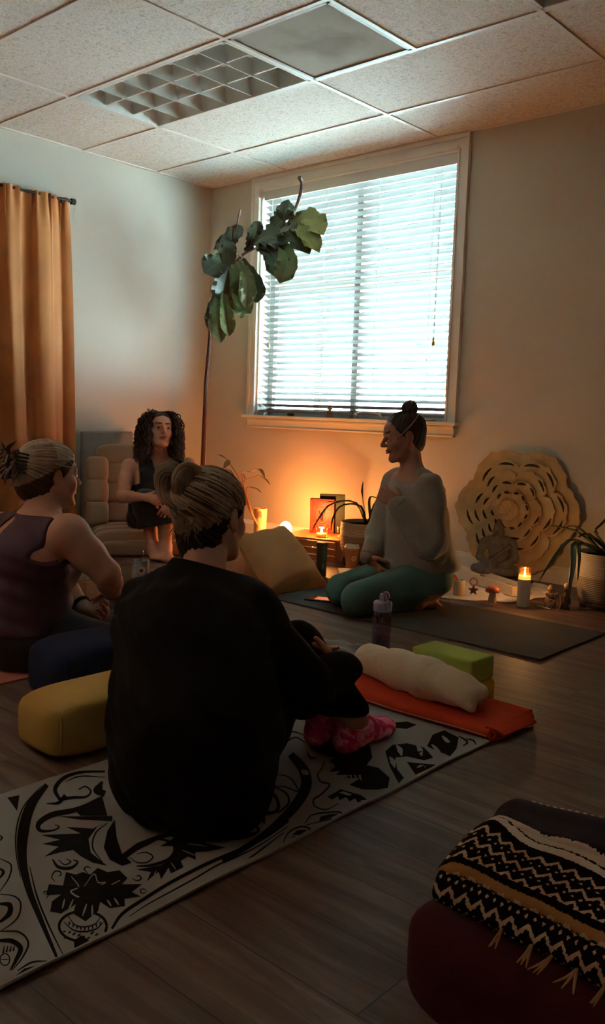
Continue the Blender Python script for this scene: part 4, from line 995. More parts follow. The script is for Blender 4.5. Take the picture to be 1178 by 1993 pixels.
# low wooden crate the book and candles stand on
P = Part('wooden_crate', 'low orange wooden crate carrying the red book and tealight', 'crate', crt)
WC = mat('crate_wood', '#a4622c', .6, vary=.2, stretch=(4, 4, 30))
rzc = .25
for k in range(3): P.add('slat', M().box(crt+V3(.17*math.sin(rzc)*1, -.17*math.cos(rzc)*1, .022+.042*k)+V3(0, 0, 0), (.38, .012, .036), rzc), WC, smooth=False)
P.add('top_board', M().box(crt+V3(0, 0, .134), (.40, .34, .012), rzc), WC, smooth=False)
for s in (-1, 1): P.add('side_panel', M().box(crt+V3(s*.184*math.cos(rzc), s*.184*math.sin(rzc), .064), (.012, .33, .126), rzc), WC, smooth=False)
zc = .1405
b0 = V3(1.47, -.315, zc)
P = Part('red_book', 'red book with ornate frame design standing upright on the crate', 'book', b0)
R, o = leaning(P, 'cover', b0, .155, .225, .02, .62, .16, RB)
def bookpt(x, z, y=-.0115): return b0+R@V3(x, y, z)
q = M(); q.tube([bookpt(-.068, .012), bookpt(.068, .012), bookpt(.068, .213), bookpt(-.068, .213)], .0022, 6, closed=True); q.tube([bookpt(-.06, .02), bookpt(.06, .02), bookpt(.06, .205), bookpt(-.06, .205)], .0012, 6, closed=True)
q.tube([bookpt(.034*math.cos(a), .12+.05*math.sin(a)) for a in np.linspace(0, 2*PI, 30)[:-1]], .002, 6, closed=True)
for s in (-1, 1):
    for zc_, d_ in ((.04, 1), (.185, -1)):
        q.tube(spl([bookpt(s*.055, zc_), bookpt(s*.02, zc_+.018*d_), bookpt(s*.045, zc_+.03*d_), bookpt(s*.055, zc_+.018*d_)], 14), .0015, 6)
        q.tube(spl([bookpt(s*.01, zc_-.005*d_), bookpt(s*.022, zc_+.012*d_), bookpt(s*.002, zc_+.02*d_)], 10), .0013, 6)
P.add('gilt_ornament', q, GOLDP)
q = M(); q.tube(spl([bookpt(0, .082, -.012), bookpt(-.003, .11, -.012), bookpt(0, .14, -.012)], 8), [.004, .008, .010, .011, .010, .009, .007, .004], 8); q.tube(spl([bookpt(-.02, .15, -.012), bookpt(-.012, .125, -.012), bookpt(0, .118, -.012), bookpt(.012, .125, -.012), bookpt(.02, .15, -.012)], 12), .003, 6)
P.add('emblem', q, mat('emblem_dark', '#3b1a10', .6))
bb = V3(1.508, -.262, zc)
P = Part('green_book', 'dark green board standing behind the red book', 'book', bb); leaning(P, 'cover', bb, .16, .255, .014, .62, .16, GB)
pt_ = V3(1.29, -.56, 0)
P = Part('tablet', 'small purple framed tablet leaning beside the pillow', 'tablet', pt_); R2, o = leaning(P, 'frame', pt_, .10, .145, .01, .55, .35, mat('purple_plastic', '#5a3f5c', .5), z=.0); P.add('screen', M().box(pt_+R2@V3(0, -.006, .073), (.084, .003, .125), rot=R2), mat('screen_dark', '#2b2634', .2), smooth=False)
# tealight in glass on the crate
def flame(P_, c, s=1, parent=None):
    P_.add('flame', M().lathe([(0, 0), (.005*s, .006*s), (.0058*s, .012*s), (.003*s, .022*s), (0, .03*s)], c, 12), mat('flame', (1, .6, .2), .5, vary=0, emit=(1, .62, .22), estr=40), parent=parent)
AMB = clear('candle_glass', (1, .90, .78), .06); WAX = mat('candle_wax', '#e8c896', .5, vary=.03, sss=.3)
tl_ = V3(1.60, -.47, zc)
P = Part('tealight', 'burning tealight in a clear glass in front of the red book', 'candle', tl_)
P.add('glass', M().lathe([(.0, 0), (.032, 0), (.035, .004), (.036, .06), (.033, .06), (.032, .006), (0, .005)], tl_, 26, cap=False), AMB); P.add('wax', M().lathe([(0, .007), (.03, .007), (.03, .024), (0, .024)], tl_, 22), WAX); flame(P, tl_+V3(0, 0, .026), 1.1)
t2 = V3(1.70, -.40, zc)
P = Part('tealight', 'smaller dim tealight glass at the right end of the wooden crate', 'candle', t2)
P.add('glass', M().lathe([(.0, 0), (.026, 0), (.03, .07), (.027, .07), (.024, .006), (0, .005)], t2, 26, cap=False), AMB); P.add('wax', M().lathe([(0, .007), (.022, .007), (.022, .02), (0, .02)], t2, 22), WAX)
# dark green tumbler
tb = floor_at(625, 1121)
P = Part('tumbler', 'tall dark green tumbler standing right of the pillow', 'tumbler', tb)
P.add('body', M().lathe([(0, 0), (.026, 0), (.028, .004), (.031, .165), (.031, .17), (0, .17)], tb, 28), mat('tumbler_green', '#2f3f33', .4)); P.add('lid', M().lathe([(.031, .17), (.0325, .173), (.0325, .187), (.029, .19), (0, .19)], tb, 28), mat('tumbler_lid', '#27332b', .5))
P.add('logo', M().box(tb+V3(.0305*math.cos(-.6), .0305*math.sin(-.6), .06), (.002, .006, .03), -.6), mat('logo_grey', '#8d9189', .5), smooth=False)
# paper coffee cup
cp = floor_at(684, 1109)
P = Part('paper_cup', 'tan paper coffee cup with white lid and round logo', 'cup', cp)
P.add('cup', M().lathe([(0, 0), (.031, 0), (.033, .004), (.042, .125), (.043, .128), (0, .128)], cp, 32), mat('kraft_orange', '#a86f36', .7))
P.add('lid', M().lathe([(.043, .126), (.046, .128), (.046, .135), (.041, .139), (.039, .15), (.035, .151), (.033, .146), (0, .146)], cp, 32), mat('lid_white', '#c9bfb2', .4))
a_ = -.60; cd = V3(math.cos(a_), math.sin(a_), 0)
P.add('round_logo', M().lathe([(0, 0), (.014, 0), (.014, .0012), (0, .0012)], cp+cd*.0375+V3(0, 0, .072), 24, axis=cd+V3(0, 0, -.06)).lathe([(0, .0013), (.005, .0013), (.005, .0022), (0, .0022)], cp+cd*.0375+V3(0, 0, .072), 16, mi=1, axis=cd+V3(0, 0, -.06)), [mat('logo_cream', '#d9b98a', .6), mat('logo_dark', '#4b2a18', .6)])
# dark jar beyond the cup, notebook, phone
nb = floor_at(655, 1117)
P = Part('notebook', 'open white notebook on the floor beside the green leggings knee', 'notebook', nb)
P.add('cover', M().box(nb+V3(.06, .06, .004), (.15, .21, .006), .75), mat('notebook_cover', '#2c211b', .6), smooth=False)
P.add('pages', M().box(nb+V3(.06, .06, .0115), (.14, .20, .009), .75), mat('paper', '#c9bca8', .8), smooth=False)
ph = floor_at(626, 1169, .006)
P = Part('phone', 'black phone showing an orange picture, lying on the charcoal mat', 'phone', (ph[0], ph[1], .006))
phc = V3(ph[0], ph[1], .0115); P.add('body', M().box(phc, (.076, .155, .009), -1.15), mat('phone_black', '#0d0b0b', .25), smooth=False, bevel=.003)
P.add('screen', M().box(phc+V3(.015, .01, .0052), (.06, .09, .0012), -1.15), mat('screen_orange', (.5, .12, .05), .3, vary=.9, scale=40, emit=(.8, .2, .08), estr=.25), smooth=False)
# string of tiny lights
sw = spl([V3(.98, -.2, .004), V3(1.15, -.2, .006), V3(1.3, -.22, .02), V3(1.42, -.24, .005), V3(1.65, -.16, .004), V3(1.8, -.2, .004)], 50)
P = Part('string_lights', 'thin wire of tiny warm fairy lights along the baseboard', 'string lights', (1.4, -.22, 0)); P.add('wire', M().tube(sw, .0015, 5), mat('copper_wire', '#8a4f2a', .4, metal=.6))
for k in range(3, 48, 6): P.add('bulb', M().ball(sw[k]+V3(0, 0, .006), (.004, .004, .006), 10), mat('fairy_glow', (1, .6, .25), .5, vary=0, emit=(1, .6, .25), estr=12))
# ================================================================ carved lotus wall panel
LW = mat('carved_pale_wood', '#b08a58', .65, vary=.16, scale=14, bump=.3, bscale=90, stretch=(1, 1, 1))
lc = V3(2.69, -.055, .385)
P = Part('lotus_panel', 'large carved wooden lotus panel leaning against the wall behind the stone statue', 'wall art', (2.69, -.06, .0))
tl = math.radians(-7); Rl = np.array(Matrix.Rotation(tl, 3, 'X')); rl = random.Random(5)
radii = [.056, .113, .177, .24, .302, .366]
LSX = 1.06
for k in range(5, -1, -1):
    R0 = radii[k]; n = 180; rings = 9; q = M(); ph_ = [rl.random()*6 for _ in range(4)]
    def edge(a, R0=R0, k=k):
        if k == 0: return R0
        u = ((a-PI/2) % (PI/3))/(PI/3)            # lobes meet at the cusps straight up and every 60 degrees
        lobe = .80+.20*(math.sin(PI*u)**.55)*(1 if k < 5 else 1.0)
        if k == 5: lobe = .86+.14*(1-abs(2*u-1))**.7
        return R0*lobe*(1+.012*math.sin(a*23+ph_[0])+.008*math.sin(a*41+ph_[1]))
    def top(r, a, E, k=k):
        u = ((a-PI/2) % (PI/3))/(PI/3); t = r/E
        return .008+.014*t**3+.006*math.sin(PI*u)*t-.004*(k == 0)+.0015*math.sin(a*17+r*90)
    vs = []; fs = []
    y0 = -(5-k)*.016
    for j in range(rings):
        t = j/(rings-1)
        for i in range(n):
            a = 2*PI*i/n; E = edge(a); r = E*t; vs.append(lc+Rl@V3(LSX*r*math.cos(a), y0-top(r, a, E), r*math.sin(a)))
    for i in range(n):
        a = 2*PI*i/n; E = edge(a); vs.append(lc+Rl@V3(LSX*E*math.cos(a), y0-top(E, a, E)+.012, E*math.sin(a)))
    for i in range(n): vs.append(lc+Rl@V3(0, y0+.004, 0))
    for j in range(rings+1):
        for i in range(n): a_i = j*n+i; b_i = j*n+(i+1) % n; fs.append((a_i, b_i, b_i+n, a_i+n))
    q.add(vs, fs); P.add('petal_ring' if k else 'centre_disc', q, LW, angle=60)
# shade in the carved slots, put in as dark tubes along the petals
for k in range(1, 6):
    for l in range(6):
        for (u0, u1) in ((.10, .42), (.57, .90)):
            if rl.random() < .12: continue
            pts = []; R0 = radii[k]
            for t in np.linspace(u0, u1, 9):
                a = PI/2+(l+t)*PI/3; u = t; lobe = .80+.20*(math.sin(PI*u)**.55); r = R0*lobe*(.93 if k < 5 else .86); y0 = -(5-k)*.016; tt = r/(R0*lobe)
                pts.append(lc+Rl@V3(LSX*r*math.cos(a), y0-(.008+.014*tt**3+.006*math.sin(PI*u)*tt)-.0005, r*math.sin(a)))
            if k < 5: P.add('shaded_slot', M().tube(pts, [.0012, .004, .006, .0065, .008, .007, .006, .004, .0012], 6), mat('slot_shade', '#2a1a10', .9))
# ================================================================ stone seated statue
STN = mat('grey_stone', '#5a5855', .85, vary=.25, scale=25, bump=.6, bscale=90)
sb = V3(2.705, -.275, .045); f = nrm(V3(.35, -.94, 0)); Fb = frame(f, (0, 0, 1)); L_ = lambda x, y, z: sb+Fb@V3(x, y, z)
k_ = 1.06
s = Sculpt()
def LL(x, y, z): return L_(x*k_, y*k_, z*k_)
s.ell(LL(0, -.01, .04), (.13*k_, .085*k_, .045*k_), Fb, k=.02)                      # folded legs
s.cap(LL(-.05, .02, .045), LL(-.135, .04, .04), .045, .032, k=.02).cap(LL(.05, .02, .045), LL(.135, .04, .04), .045, .032, k=.02)
s.cap(LL(-.11, .07, .035), LL(.05, .09, .035), .026, .018, k=.015).cap(LL(.11, .07, .04), LL(-.04, .085, .045), .024, .016, k=.015)
s.cap(LL(0, -.02, .07), LL(0, -.015, .19), .058, .072, k=.03, side=Fb[:, 1], flat=.68)
s.cap(LL(-.075, -.015, .205), LL(.075, -.015, .205), .034, .034, k=.03)
for sd in (-1, 1):
    s.cap(LL(sd*.098, -.015, .2), LL(sd*.118, .0, .11), .028, .023, k=.015).cap(LL(sd*.118, 0, .11), LL(sd*.03, .075, .075), .022, .015, k=.015)
s.cap(LL(0, -.01, .22), LL(0, -.005, .25), .024, .022, k=.01)
s.ell(LL(0, .0, .284), (.034, .038, .046), Fb, k=.01).ell(LL(0, .0, .334), (.020, .02, .018), Fb, k=.012)
s.ell(LL(0, -.004, .300), (.0375, .040, .034), Fb, k=.004)
for sd in (-1, 1): s.ell(LL(sd*.036, -.002, .268), (.006, .01, .022), Fb, k=.004).ell(LL(sd*.013, .034, .278), (.008, .006, .004), Fb, k=.004, op='-')
s.cap(LL(0, .036, .28), LL(0, .044, .265), .004, .0065, k=.006).cap(LL(-.008, .037, .254), LL(.008, .037, .254), .003, .003, k=.004)
s.cap(LL(-.08, .03, .19), LL(.05, .05, .085), .012, .008, k=.02)
P = Part('stone_statue', 'grey stone seated meditating figure in front of the lotus panel', 'statue', sb)
def shrink(m__): return sb+(m__[0]-sb)*V3(.78, .78, .84), m__[1], None
P.add('figure', shrink(s.mesh(.0035, lambda F, X, Y, Z: np.maximum(F+.0012*np.sin(X*190+Y*60)*np.sin(Z*150), .0455-Z))), STN)
P.add('plinth', M().box(sb+V3(0, 0, -.017), (.21, .15, .034), -.35), mat('dark_slate', '#24201c', .7), smooth=False)
# ================================================================ white altar cloth with low white tray
CLO = mat('white_plush', '#ddd6cb', .95, vary=.08, scale=18, bump=.9, bscale=70, sheen=.3)
cc = V3(2.655, -.45, 0)
q = M()
def clf(u, v):
    a = 2*PI*u; r = (.415+.012*math.sin(a*9)+.008*math.sin(a*17))*v; z = .007+.006*(math.sin(r*50+a*5)*math.sin(a*8+r*30)+1)*(v < .98)
    return cc+V3(r*math.cos(a), r*math.sin(a)*.97, z)
q.grid(clf, 90, 26, wrapu=True); q.grid(lambda u, v: cc+V3((clf(u, 1)-cc)[0]*(1-v*.01), (clf(u, 1)-cc)[1]*(1-v*.01), (1-v)*(clf(u, 1)-cc)[2]+.001*v), 90, 2, wrapu=True)
P = Part('altar_cloth', 'round white fluffy cloth spread on the floor around the statue', 'cloth', cc); P.add('cloth', q, CLO)
WT_ = mat('white_wood', '#ddd0bf', .55, vary=.05)
ta, tb_ = V3(2.43, -.335, 0), V3(2.98, -.60, 0); td = nrm(tb_-ta); tn = V3(-td[1], td[0], 0); rz_ = math.atan2(td[1], td[0]); Lt = np.linalg.norm(tb_-ta); dp = .11; tc_ = (ta+tb_)/2+tn*dp/2
P = Part('wooden_tray', 'low white wooden tray of pebbles on the fluffy cloth', 'tray', tc_+V3(0, 0, .018))
P.add('base', M().box(tc_+V3(0, 0, .021), (Lt, dp, .006), rz_), WT_, smooth=False)
for s_ in (-1, 1): P.add('long_side', M().box(tc_+tn*s_*(dp/2-.006)+V3(0, 0, .045), (Lt, .012, .045), rz_), WT_, smooth=False, bevel=.0015)
for s_ in (-1, 1): P.add('short_side', M().box(tc_+td*s_*(Lt/2-.006)+V3(0, 0, .044), (.012, dp-.025, .043), rz_), WT_, smooth=False, bevel=.0015)
rr = random.Random(11)
SC_ = [mat('pebble_dark', '#2b2420', .6), mat('pebble_grey', '#8b8a80', .5), mat('pebble_white', '#b8b0a4', .4), mat('pebble_brown', '#4a3026', .6)]
names = ['dark pebble', 'grey pebble', 'white pebble', 'brown pebble']
pb0 = None; used = []
spots = [(.14, 0), (.19, -.02), (.225, .02), (.165, .035), (.245, -.035), (.20, -.045), (.27, .01), (-.02, -.02), (-.08, -.01)]
for k, (u, v) in enumerate(spots):
    c = tc_+td*(u-.02)+tn*v*.9+V3(0, 0, .0365); ci = [1, 2, 0, 1, 0, 3, 0, 2, 3][k]
    q = Sculpt(); r = .0125+.004*rr.random(); q.ell(V3(0, 0, 0), (r*1.3, r, r*.9), np.array(Matrix.Rotation(rr.random()*3, 3, 'Z'))); vs, fs, _ = q.mesh(.0022, lambda F, X, Y, Z: F+.002*np.sin(X*170+k)*np.sin(Y*150))
    o = link('pebble', (vs, fs, None), SC_[ci]); o.location = [float(x) for x in c]
    tag(o, None, 'pebble', 'pebbles in the white tray'); o['label'] = names[ci]+' among the pebbles heaped in the low white tray'
# white selenite-like log across the tray's far left
la, lb = V3(2.215, -.235, .045), V3(2.60, -.335, .045)
q = Sculpt(); q.chain([la, (la+lb)/2+V3(0, .006, .004), lb], [.04, .042, .036], k=.01); d_ = nrm(lb-la)
P = Part('white_log', 'rough white block lying behind the white tray', 'block', (2.41, -.28, 0)); P.add('block', q.mesh(.004, lambda F, X, Y, Z: np.maximum(np.maximum(F+.004*np.sin(X*80)*np.sin(Z*90+Y*40), Z-.078), .003-Z)), mat('white_stone', '#ddd1c0', .6, bump=.5, bscale=60, vary=.08))
# small things on the cloth
def on_cloth(x, y): p = floor_at(x, y, .018); return V3(p[0], p[1], .018)
c0 = on_cloth(893, 1158)
P = Part('candle_holder', 'short white cylindrical candle holder with dark top on the fluffy cloth', 'candle holder', c0)
P.add('cylinder', M().lathe([(0, 0), (.029, 0), (.03, .003), (.03, .072), (.028, .075), (0, .075)], c0, 30), mat('bone_white', '#c9bda9', .6)); P.add('wick_holes', M().lathe([(0, .0755), (.007, .0755), (.007, .077), (0, .077)], c0+V3(.008, .008, 0), 14).lathe([(0, .0755), (.009, .0755), (.009, .077), (0, .077)], c0+V3(-.012, -.004, 0), 14), mat('dark_gap', '#15130f', .6))
def mushroom(x, y, hgt, rc, cap, label):
    c = on_cloth(x, y); P = Part('mushroom_ornament', label, 'mushroom ornament', c, 'mushroom ornaments on the fluffy cloth')
    P.add('stem', M().lathe([(0, 0), (rc*.62, 0), (rc*.5, hgt*.3), (rc*.42, hgt*.62), (rc*.4, hgt*.7), (0, hgt*.7)], c, 22), mat('mushroom_stem', '#b99d80', .7)); P.add('cap', M().lathe([(0, hgt*.66), (rc*.9, hgt*.62), (rc, hgt*.68), (rc*.92, hgt*.84), (rc*.55, hgt*.97), (0, hgt)], c, 26), cap)
mushroom(878, 1148, .082, .03, mat('cap_red', '#94301c', .45), 'small red capped mushroom ornament left of the white cylinder')
mushroom(958, 1172, .080, .036, mat('cap_orange', '#b5532a', .45), 'orange capped mushroom ornament in the middle of the cloth')
c0 = on_cloth(921, 1158)
P = Part('star_ornament', 'small dark brown star ornament topped with a copper ring', 'ornament', c0); DB = mat('dark_bronze', '#4a2d22', .5, metal=.3)
pl = []
for i in range(10): r = .028 if i % 2 == 0 else .012; a = PI/2+i*PI/5; pl.append((r*math.cos(a), r*math.sin(a)))
Rv = frame(nrm(CAM-c0)*V3(1, 1, 0), (0, 0, 1)); P.add('star', M().prism(pl, -.004, .004, T=lambda p: c0+V3(0, 0, .024)+Rv@V3(p[0], p[2], p[1])), DB, smooth=False)
P.add('ring', M().tube([c0+V3(0, 0, .067)+Rv@V3(.018*math.cos(a), 0, .018*math.sin(a)) for a in np.linspace(0, 2*PI, 24)[:-1]], .004, 8, closed=True), mat('copper', '#9a6a4c', .4, metal=.5))
# tall glass prayer candle
pc = floor_at(1018, 1180)
pc = V3(pc[0], pc[1], 0)
P = Part('glass_candle', 'tall white glass jar candle burning at the front of the cloth', 'candle', pc)
P.add('jar', M().lathe([(0, 0), (.028, 0), (.031, .004), (.031, .135)], pc, 32, cap=False), mat('milk_wax', '#ecdfd2', .35, sss=.2, vary=.02))
P.add('jar_top', M().lathe([(.031, .135), (.031, .182), (.0285, .186), (.0285, .192), (.0265, .192), (.029, .18), (.029, .135)], pc, 32, cap=False), AMB)
P.add('molten_wax', M().lathe([(0, .150), (.0285, .150), (.0285, .128), (0, .128)], pc, 28), mat('amber_wax', '#e08a30', .3, emit=(1, .42, .08), estr=.8, vary=0)); flame(P, pc+V3(0, 0, .151), .8)
# silver candle tree ornament with wire
c0 = V3(3.235, -.60, 0)
P = Part('wire_ornament', 'silver wire ornament with white petals and a pearl between candle and planter', 'ornament', c0); SIL = mat('silver', '#a89c90', .35, metal=.7); PRL = mat('pearl', '#b7a595', .3)
q = M(); 
for k in range(5):
    a = k*1.25; q.tube(spl([c0+V3(.06*math.cos(a), .06*math.sin(a), .003), c0+V3(.035*math.cos(a+.3), .035*math.sin(a+.3), .035), c0+V3(.012*math.cos(a), .012*math.sin(a), .07)], 10), .0028, 6)
q.tube([c0+V3(-.10, -.035, .004), c0+V3(-.02, -.06, .004), c0+V3(-.0, -.055, .045), c0+V3(-.03, -.05, .05)], .0035, 6)
q.tube(spl([c0+V3(-.11, -.03, .004), c0+V3(-.07, -.055, .004), c0+V3(-.02, -.062, .004)], 8), .003, 6)
P.add('wire_frame', q, SIL)
q = M()
for k in range(7):
    a = k*.9; leaf_mesh(q, c0+V3(-.045, -.01, .045), [c0+V3(-.045+.02*math.cos(a), -.01+.02*math.sin(a), .06), c0+V3(-.045+.038*math.cos(a), -.01+.038*math.sin(a), .075)], .014)
P.add('petals', q, PRL)
P.add('goddess_body', M().lathe([(0, 0), (.024, 0), (.03, .02), (.02, .05), (.013, .075), (.018, .09), (.010, .105), (0, .112)], c0+V3(-.05, -.005, 0), 18), mat('taupe_resin', '#7f6a5a', .6))
P.add('dark_bottle', M().lathe([(0, 0), (.022, 0), (.024, .05), (.012, .07), (.011, .085), (.016, .09), (.016, .1), (0, .1)], c0+V3(.02, .02, 0), 18), DB); P.add('pearl', M().ball(c0+V3(.02, .02, .112), .015, 14), PRL)
# black bowl behind the jar
c0 = V3(2.87, -.34, .0)
P = Part('black_dish', 'black dish at the foot of the stone statue', 'dish', c0); P.add('dish', M().lathe([(0, .012), (.05, .012), (.085, .05), (.08, .052), (.05, .02), (0, .02)], c0, 30, cap=False), mat('black_glaze', '#15110f', .25))
P.add('dark_stones', M().sbox(c0+V3(0, 0, .042), (.12, .12, .028), .8, 0, 8), mat('pebble_dark', '#2b2420', .6))
# ================================================================ window sill ornaments
wz = WB+.0005
def sill(x, y=-.02): d = CF+CR*(x-589)/FOC-CU*(808-996.5)/FOC; t = (y-CAM[1])/d[1]; return V3((CAM+d*t)[0], y, wz)
c0 = sill(566); P = Part('dark_stone', 'flat dark stone on the window sill at the left', 'stone', c0); P.add('stone', M().ball(c0+V3(0, 0, .010), (.032, .02, .011), 18), SC_[0])
c0 = sill(642); P = Part('glass_bottle', 'small amber perfume bottle on the window sill', 'bottle', c0); AG = clear('amber_glass', (.80, .62, .36), .1)
P.add('body', M().box(c0+V3(0, 0, .022), (.042, .02, .044)), AG, smooth=False, bevel=.003); P.add('shoulder', M().lathe([(.008, .044), (.011, .052), (.02, .06), (.02, .068), (0, .07)], c0, 18), mat('gilt_cap', '#5e4a28', .4, metal=.5)); P.add('stopper', M().ball(c0+V3(0, 0, .084), .016, 16), AG)
c0 = sill(693); P = Part('crystal_figurine', 'clear crystal figurine on the window sill behind the person in grey', 'figurine', c0); CG = clear('crystal', (.9, .93, .92), .2)
P.add('base', M().lathe([(0, 0), (.022, 0), (.016, .02), (.012, .04), (.02, .055), (.012, .07), (0, .075)], c0, 8), CG, smooth=False); P.add('top', M().ball(c0+V3(0, 0, .088), .014, 8), CG, smooth=False)
c0 = sill(735); P = Part('white_shell', 'pale shell on the window sill just left of the hair bun', 'shell', c0); q = M(); leaf_mesh(q, c0+V3(.03, 0, .003), [c0+V3(0, -.005, .03), c0+V3(-.045, 0, .035)], .02, fold=.6, th=.003); P.add('shell', q, mat('shell_pink', '#c9bdb8', .4))
c0 = sill(838); P = Part('white_soap_dish', 'small white dish at the right end of the window sill', 'dish', c0); P.add('dish', M().lathe([(0, .003), (.02, 0), (.036, .011), (.033, .012), (.02, .005), (0, .005)], c0, 24, cap=False), mat('dish_white', '#cfc9c0', .3))
# ================================================================ grey board behind the floor chair; floor chair; mugs and bags
P = Part('foam_board', 'grey upright foam board leaning on the left wall behind the floor chair', 'board', (.05, -.96, 0)); Rb = np.array(Matrix.Rotation(.055, 3, 'Y'))
P.add('board', M().box(V3(.055, -.955, .365), (.03, .42, .725), rot=np.eye(3)), mat('foam_grey', '#77736c', .8, bump=.3, bscale=200), smooth=False, bevel=.012)
CH = mat('taupe_velour', '#8a6f58', .9, vary=.1, scale=7, bump=.3, bscale=250, sheen=.35)
chc = V3(.52, -1.05, 0)
P = Part('floor_chair', 'low taupe cushioned floor chair seating the curly haired person', 'floor chair', chc)
def cush(c, d, rot, e=(.5, .5)):
    return M().sbox(c, d, e, 0, 16, rot=rot)
cf = nrm(V3(.84, -.54, 0)); Rc = frame(cf, (0, 0, 1)); Cx = lambda x, y, z: chc+Rc@V3(x, y, z)
tiltb = math.radians(-14); Rb_ = Rc@np.array(Matrix.Rotation(-tiltb, 3, 'X'))
for k in range(4):   # back in four horizontal rolls
    z = .20+.125*k; P.add('back_cushion', cush(Cx(0, -.16-.031*k*1.0, z), (.50, .15, .145), Rb_), CH)
for sd in (-1, 1):
    for k in range(3): P.add('side_bolster', cush(Cx(sd*.25, -.10-.03*k, .20+.14*k), (.15, .17, .17), Rb_), CH)
for k in range(3): P.add('seat_cushion', cush(Cx(0, -.05+.17*k, .075), (.56, .20, .15), Rc), CH)
P.add('seat_roll', cush(Cx(-.06, .36, .05), (.62, .14, .10), Rc), CH)
# mug with a spoon, clear glass mug
mg = floor_at(275, 1128)
P = Part('mug', 'white and blue patterned mug with a spoon on the floor', 'mug', mg)
P.add('body', M().lathe([(0, 0), (.034, 0), (.037, .005), (.04, .10), (.0415, .103), (.038, .103), (.036, .02), (0, .012)], mg, 34, cap=False), mat('mug_blue', '#8fa0ab', .35, vary=.35, scale=40))
md = nrm((CAM-mg)*V3(1, 1, 0)); mr = np.cross(V3(0, 0, 1), md)
P.add('badge', M().lathe([(.008, 0), (.021, 0), (.021, .003), (.008, .003), (.008, 0)], mg+md*.0385+V3(0, 0, .055), 22, axis=md, cap=False).lathe([(0, 0), (.010, 0), (.010, .004), (0, .004)], mg+md*.0385+V3(0, 0, .055), 18, axis=md, mi=1), [mat('badge_cream', '#b99f86', .6), mat('badge_brown', '#4f2b1c', .6)])
P.add('spoon', M().tube(spl([mg+V3(0, 0, .03), mg+V3(.004, .0, .11), mg+V3(.012, 0, .135), mg+V3(.01, 0, .155)], 12), [.002]*9+[.004, .005, .003], 6), mat('steel', '#8d8a86', .3, metal=.9))
gm = floor_at(246, 1136)
P = Part('glass_mug', 'empty clear glass mug beside the patterned mug', 'mug', gm); GC = clear('clear_glass', (.86, .85, .82), .12)
P.add('body', M().lathe([(0, 0), (.03, 0), (.032, .003), (.032, .10), (.029, .10), (.028, .012), (0, .01)], gm, 30, cap=False), GC)
P.add('handle', M().tube(spl([gm-mr*.03+V3(0, 0, .085), gm-mr*.055+V3(0, 0, .08), gm-mr*.058+V3(0, 0, .05), gm-mr*.03+V3(0, 0, .02)], 14), .005, 8), GC)
# kraft bag with crumpled white paper, black bag, grey cloth beside the person in purple
kb = floor_at(146, 1186)
P = Part('kraft_bag', 'small kraft paper bag with crumpled white tissue behind the person in purple', 'paper bag', kb); KR = mat('kraft_paper', '#9a7550', .8, bump=.4, bscale=30)
P.add('bag', M().box(kb+V3(0, 0, .07), (.16, .12, .14), .5, taper=1.08), KR, smooth=False, bevel=.004)
q = Sculpt(); q.ell(kb+V3(0, 0, .155), (.075, .06, .05), k=.01).ell(kb+V3(.045, .02, .18), (.04, .03, .03), k=.01); P.add('tissue', q.mesh(.005, lambda F, X, Y, Z: F+.010*np.sin(X*70+Z*40)*np.sin(Y*80-Z*50)), mat('white_tissue', '#c9beb4', .8))
bbk = V3(1.86, -2.2, 0)
P = Part('black_bag', 'black fabric bag lying between the person in purple and the mugs', 'bag', bbk); q = Sculpt(); q.ell(floor_at(205, 1180, .025), (.12, .12, .032), k=.03).ell(floor_at(232, 1205, .03), (.09, .11, .035), k=.03).ell(floor_at(250, 1176, .01), (.09, .07, .013), k=.03)
P.add('bag', q.mesh(.007, lambda F, X, Y, Z: np.maximum(F+.006*np.sin(X*30+Y*25)*np.sin(Z*60+X*20), .001-Z)), mat('black_nylon', '#15120f', .7))
P = Part('grey_throw', 'small grey folded throw on the floor beside the purple top', 'blanket', (2.15, -2.2, 0)); q = Sculpt(); q.ell(V3(2.12, -2.22, .03), (.14, .10, .035), np.array(Matrix.Rotation(.7, 3, 'Z')), k=.02).ell(V3(2.2, -2.12, .03), (.10, .08, .03), k=.03); P.add('cloth', q.mesh(.006, lambda F, X, Y, Z: np.maximum(F+.004*np.sin(X*50+Y*21), .001-Z)), mat('blue_grey_fleece', '#5f625f', .95, sheen=.3))
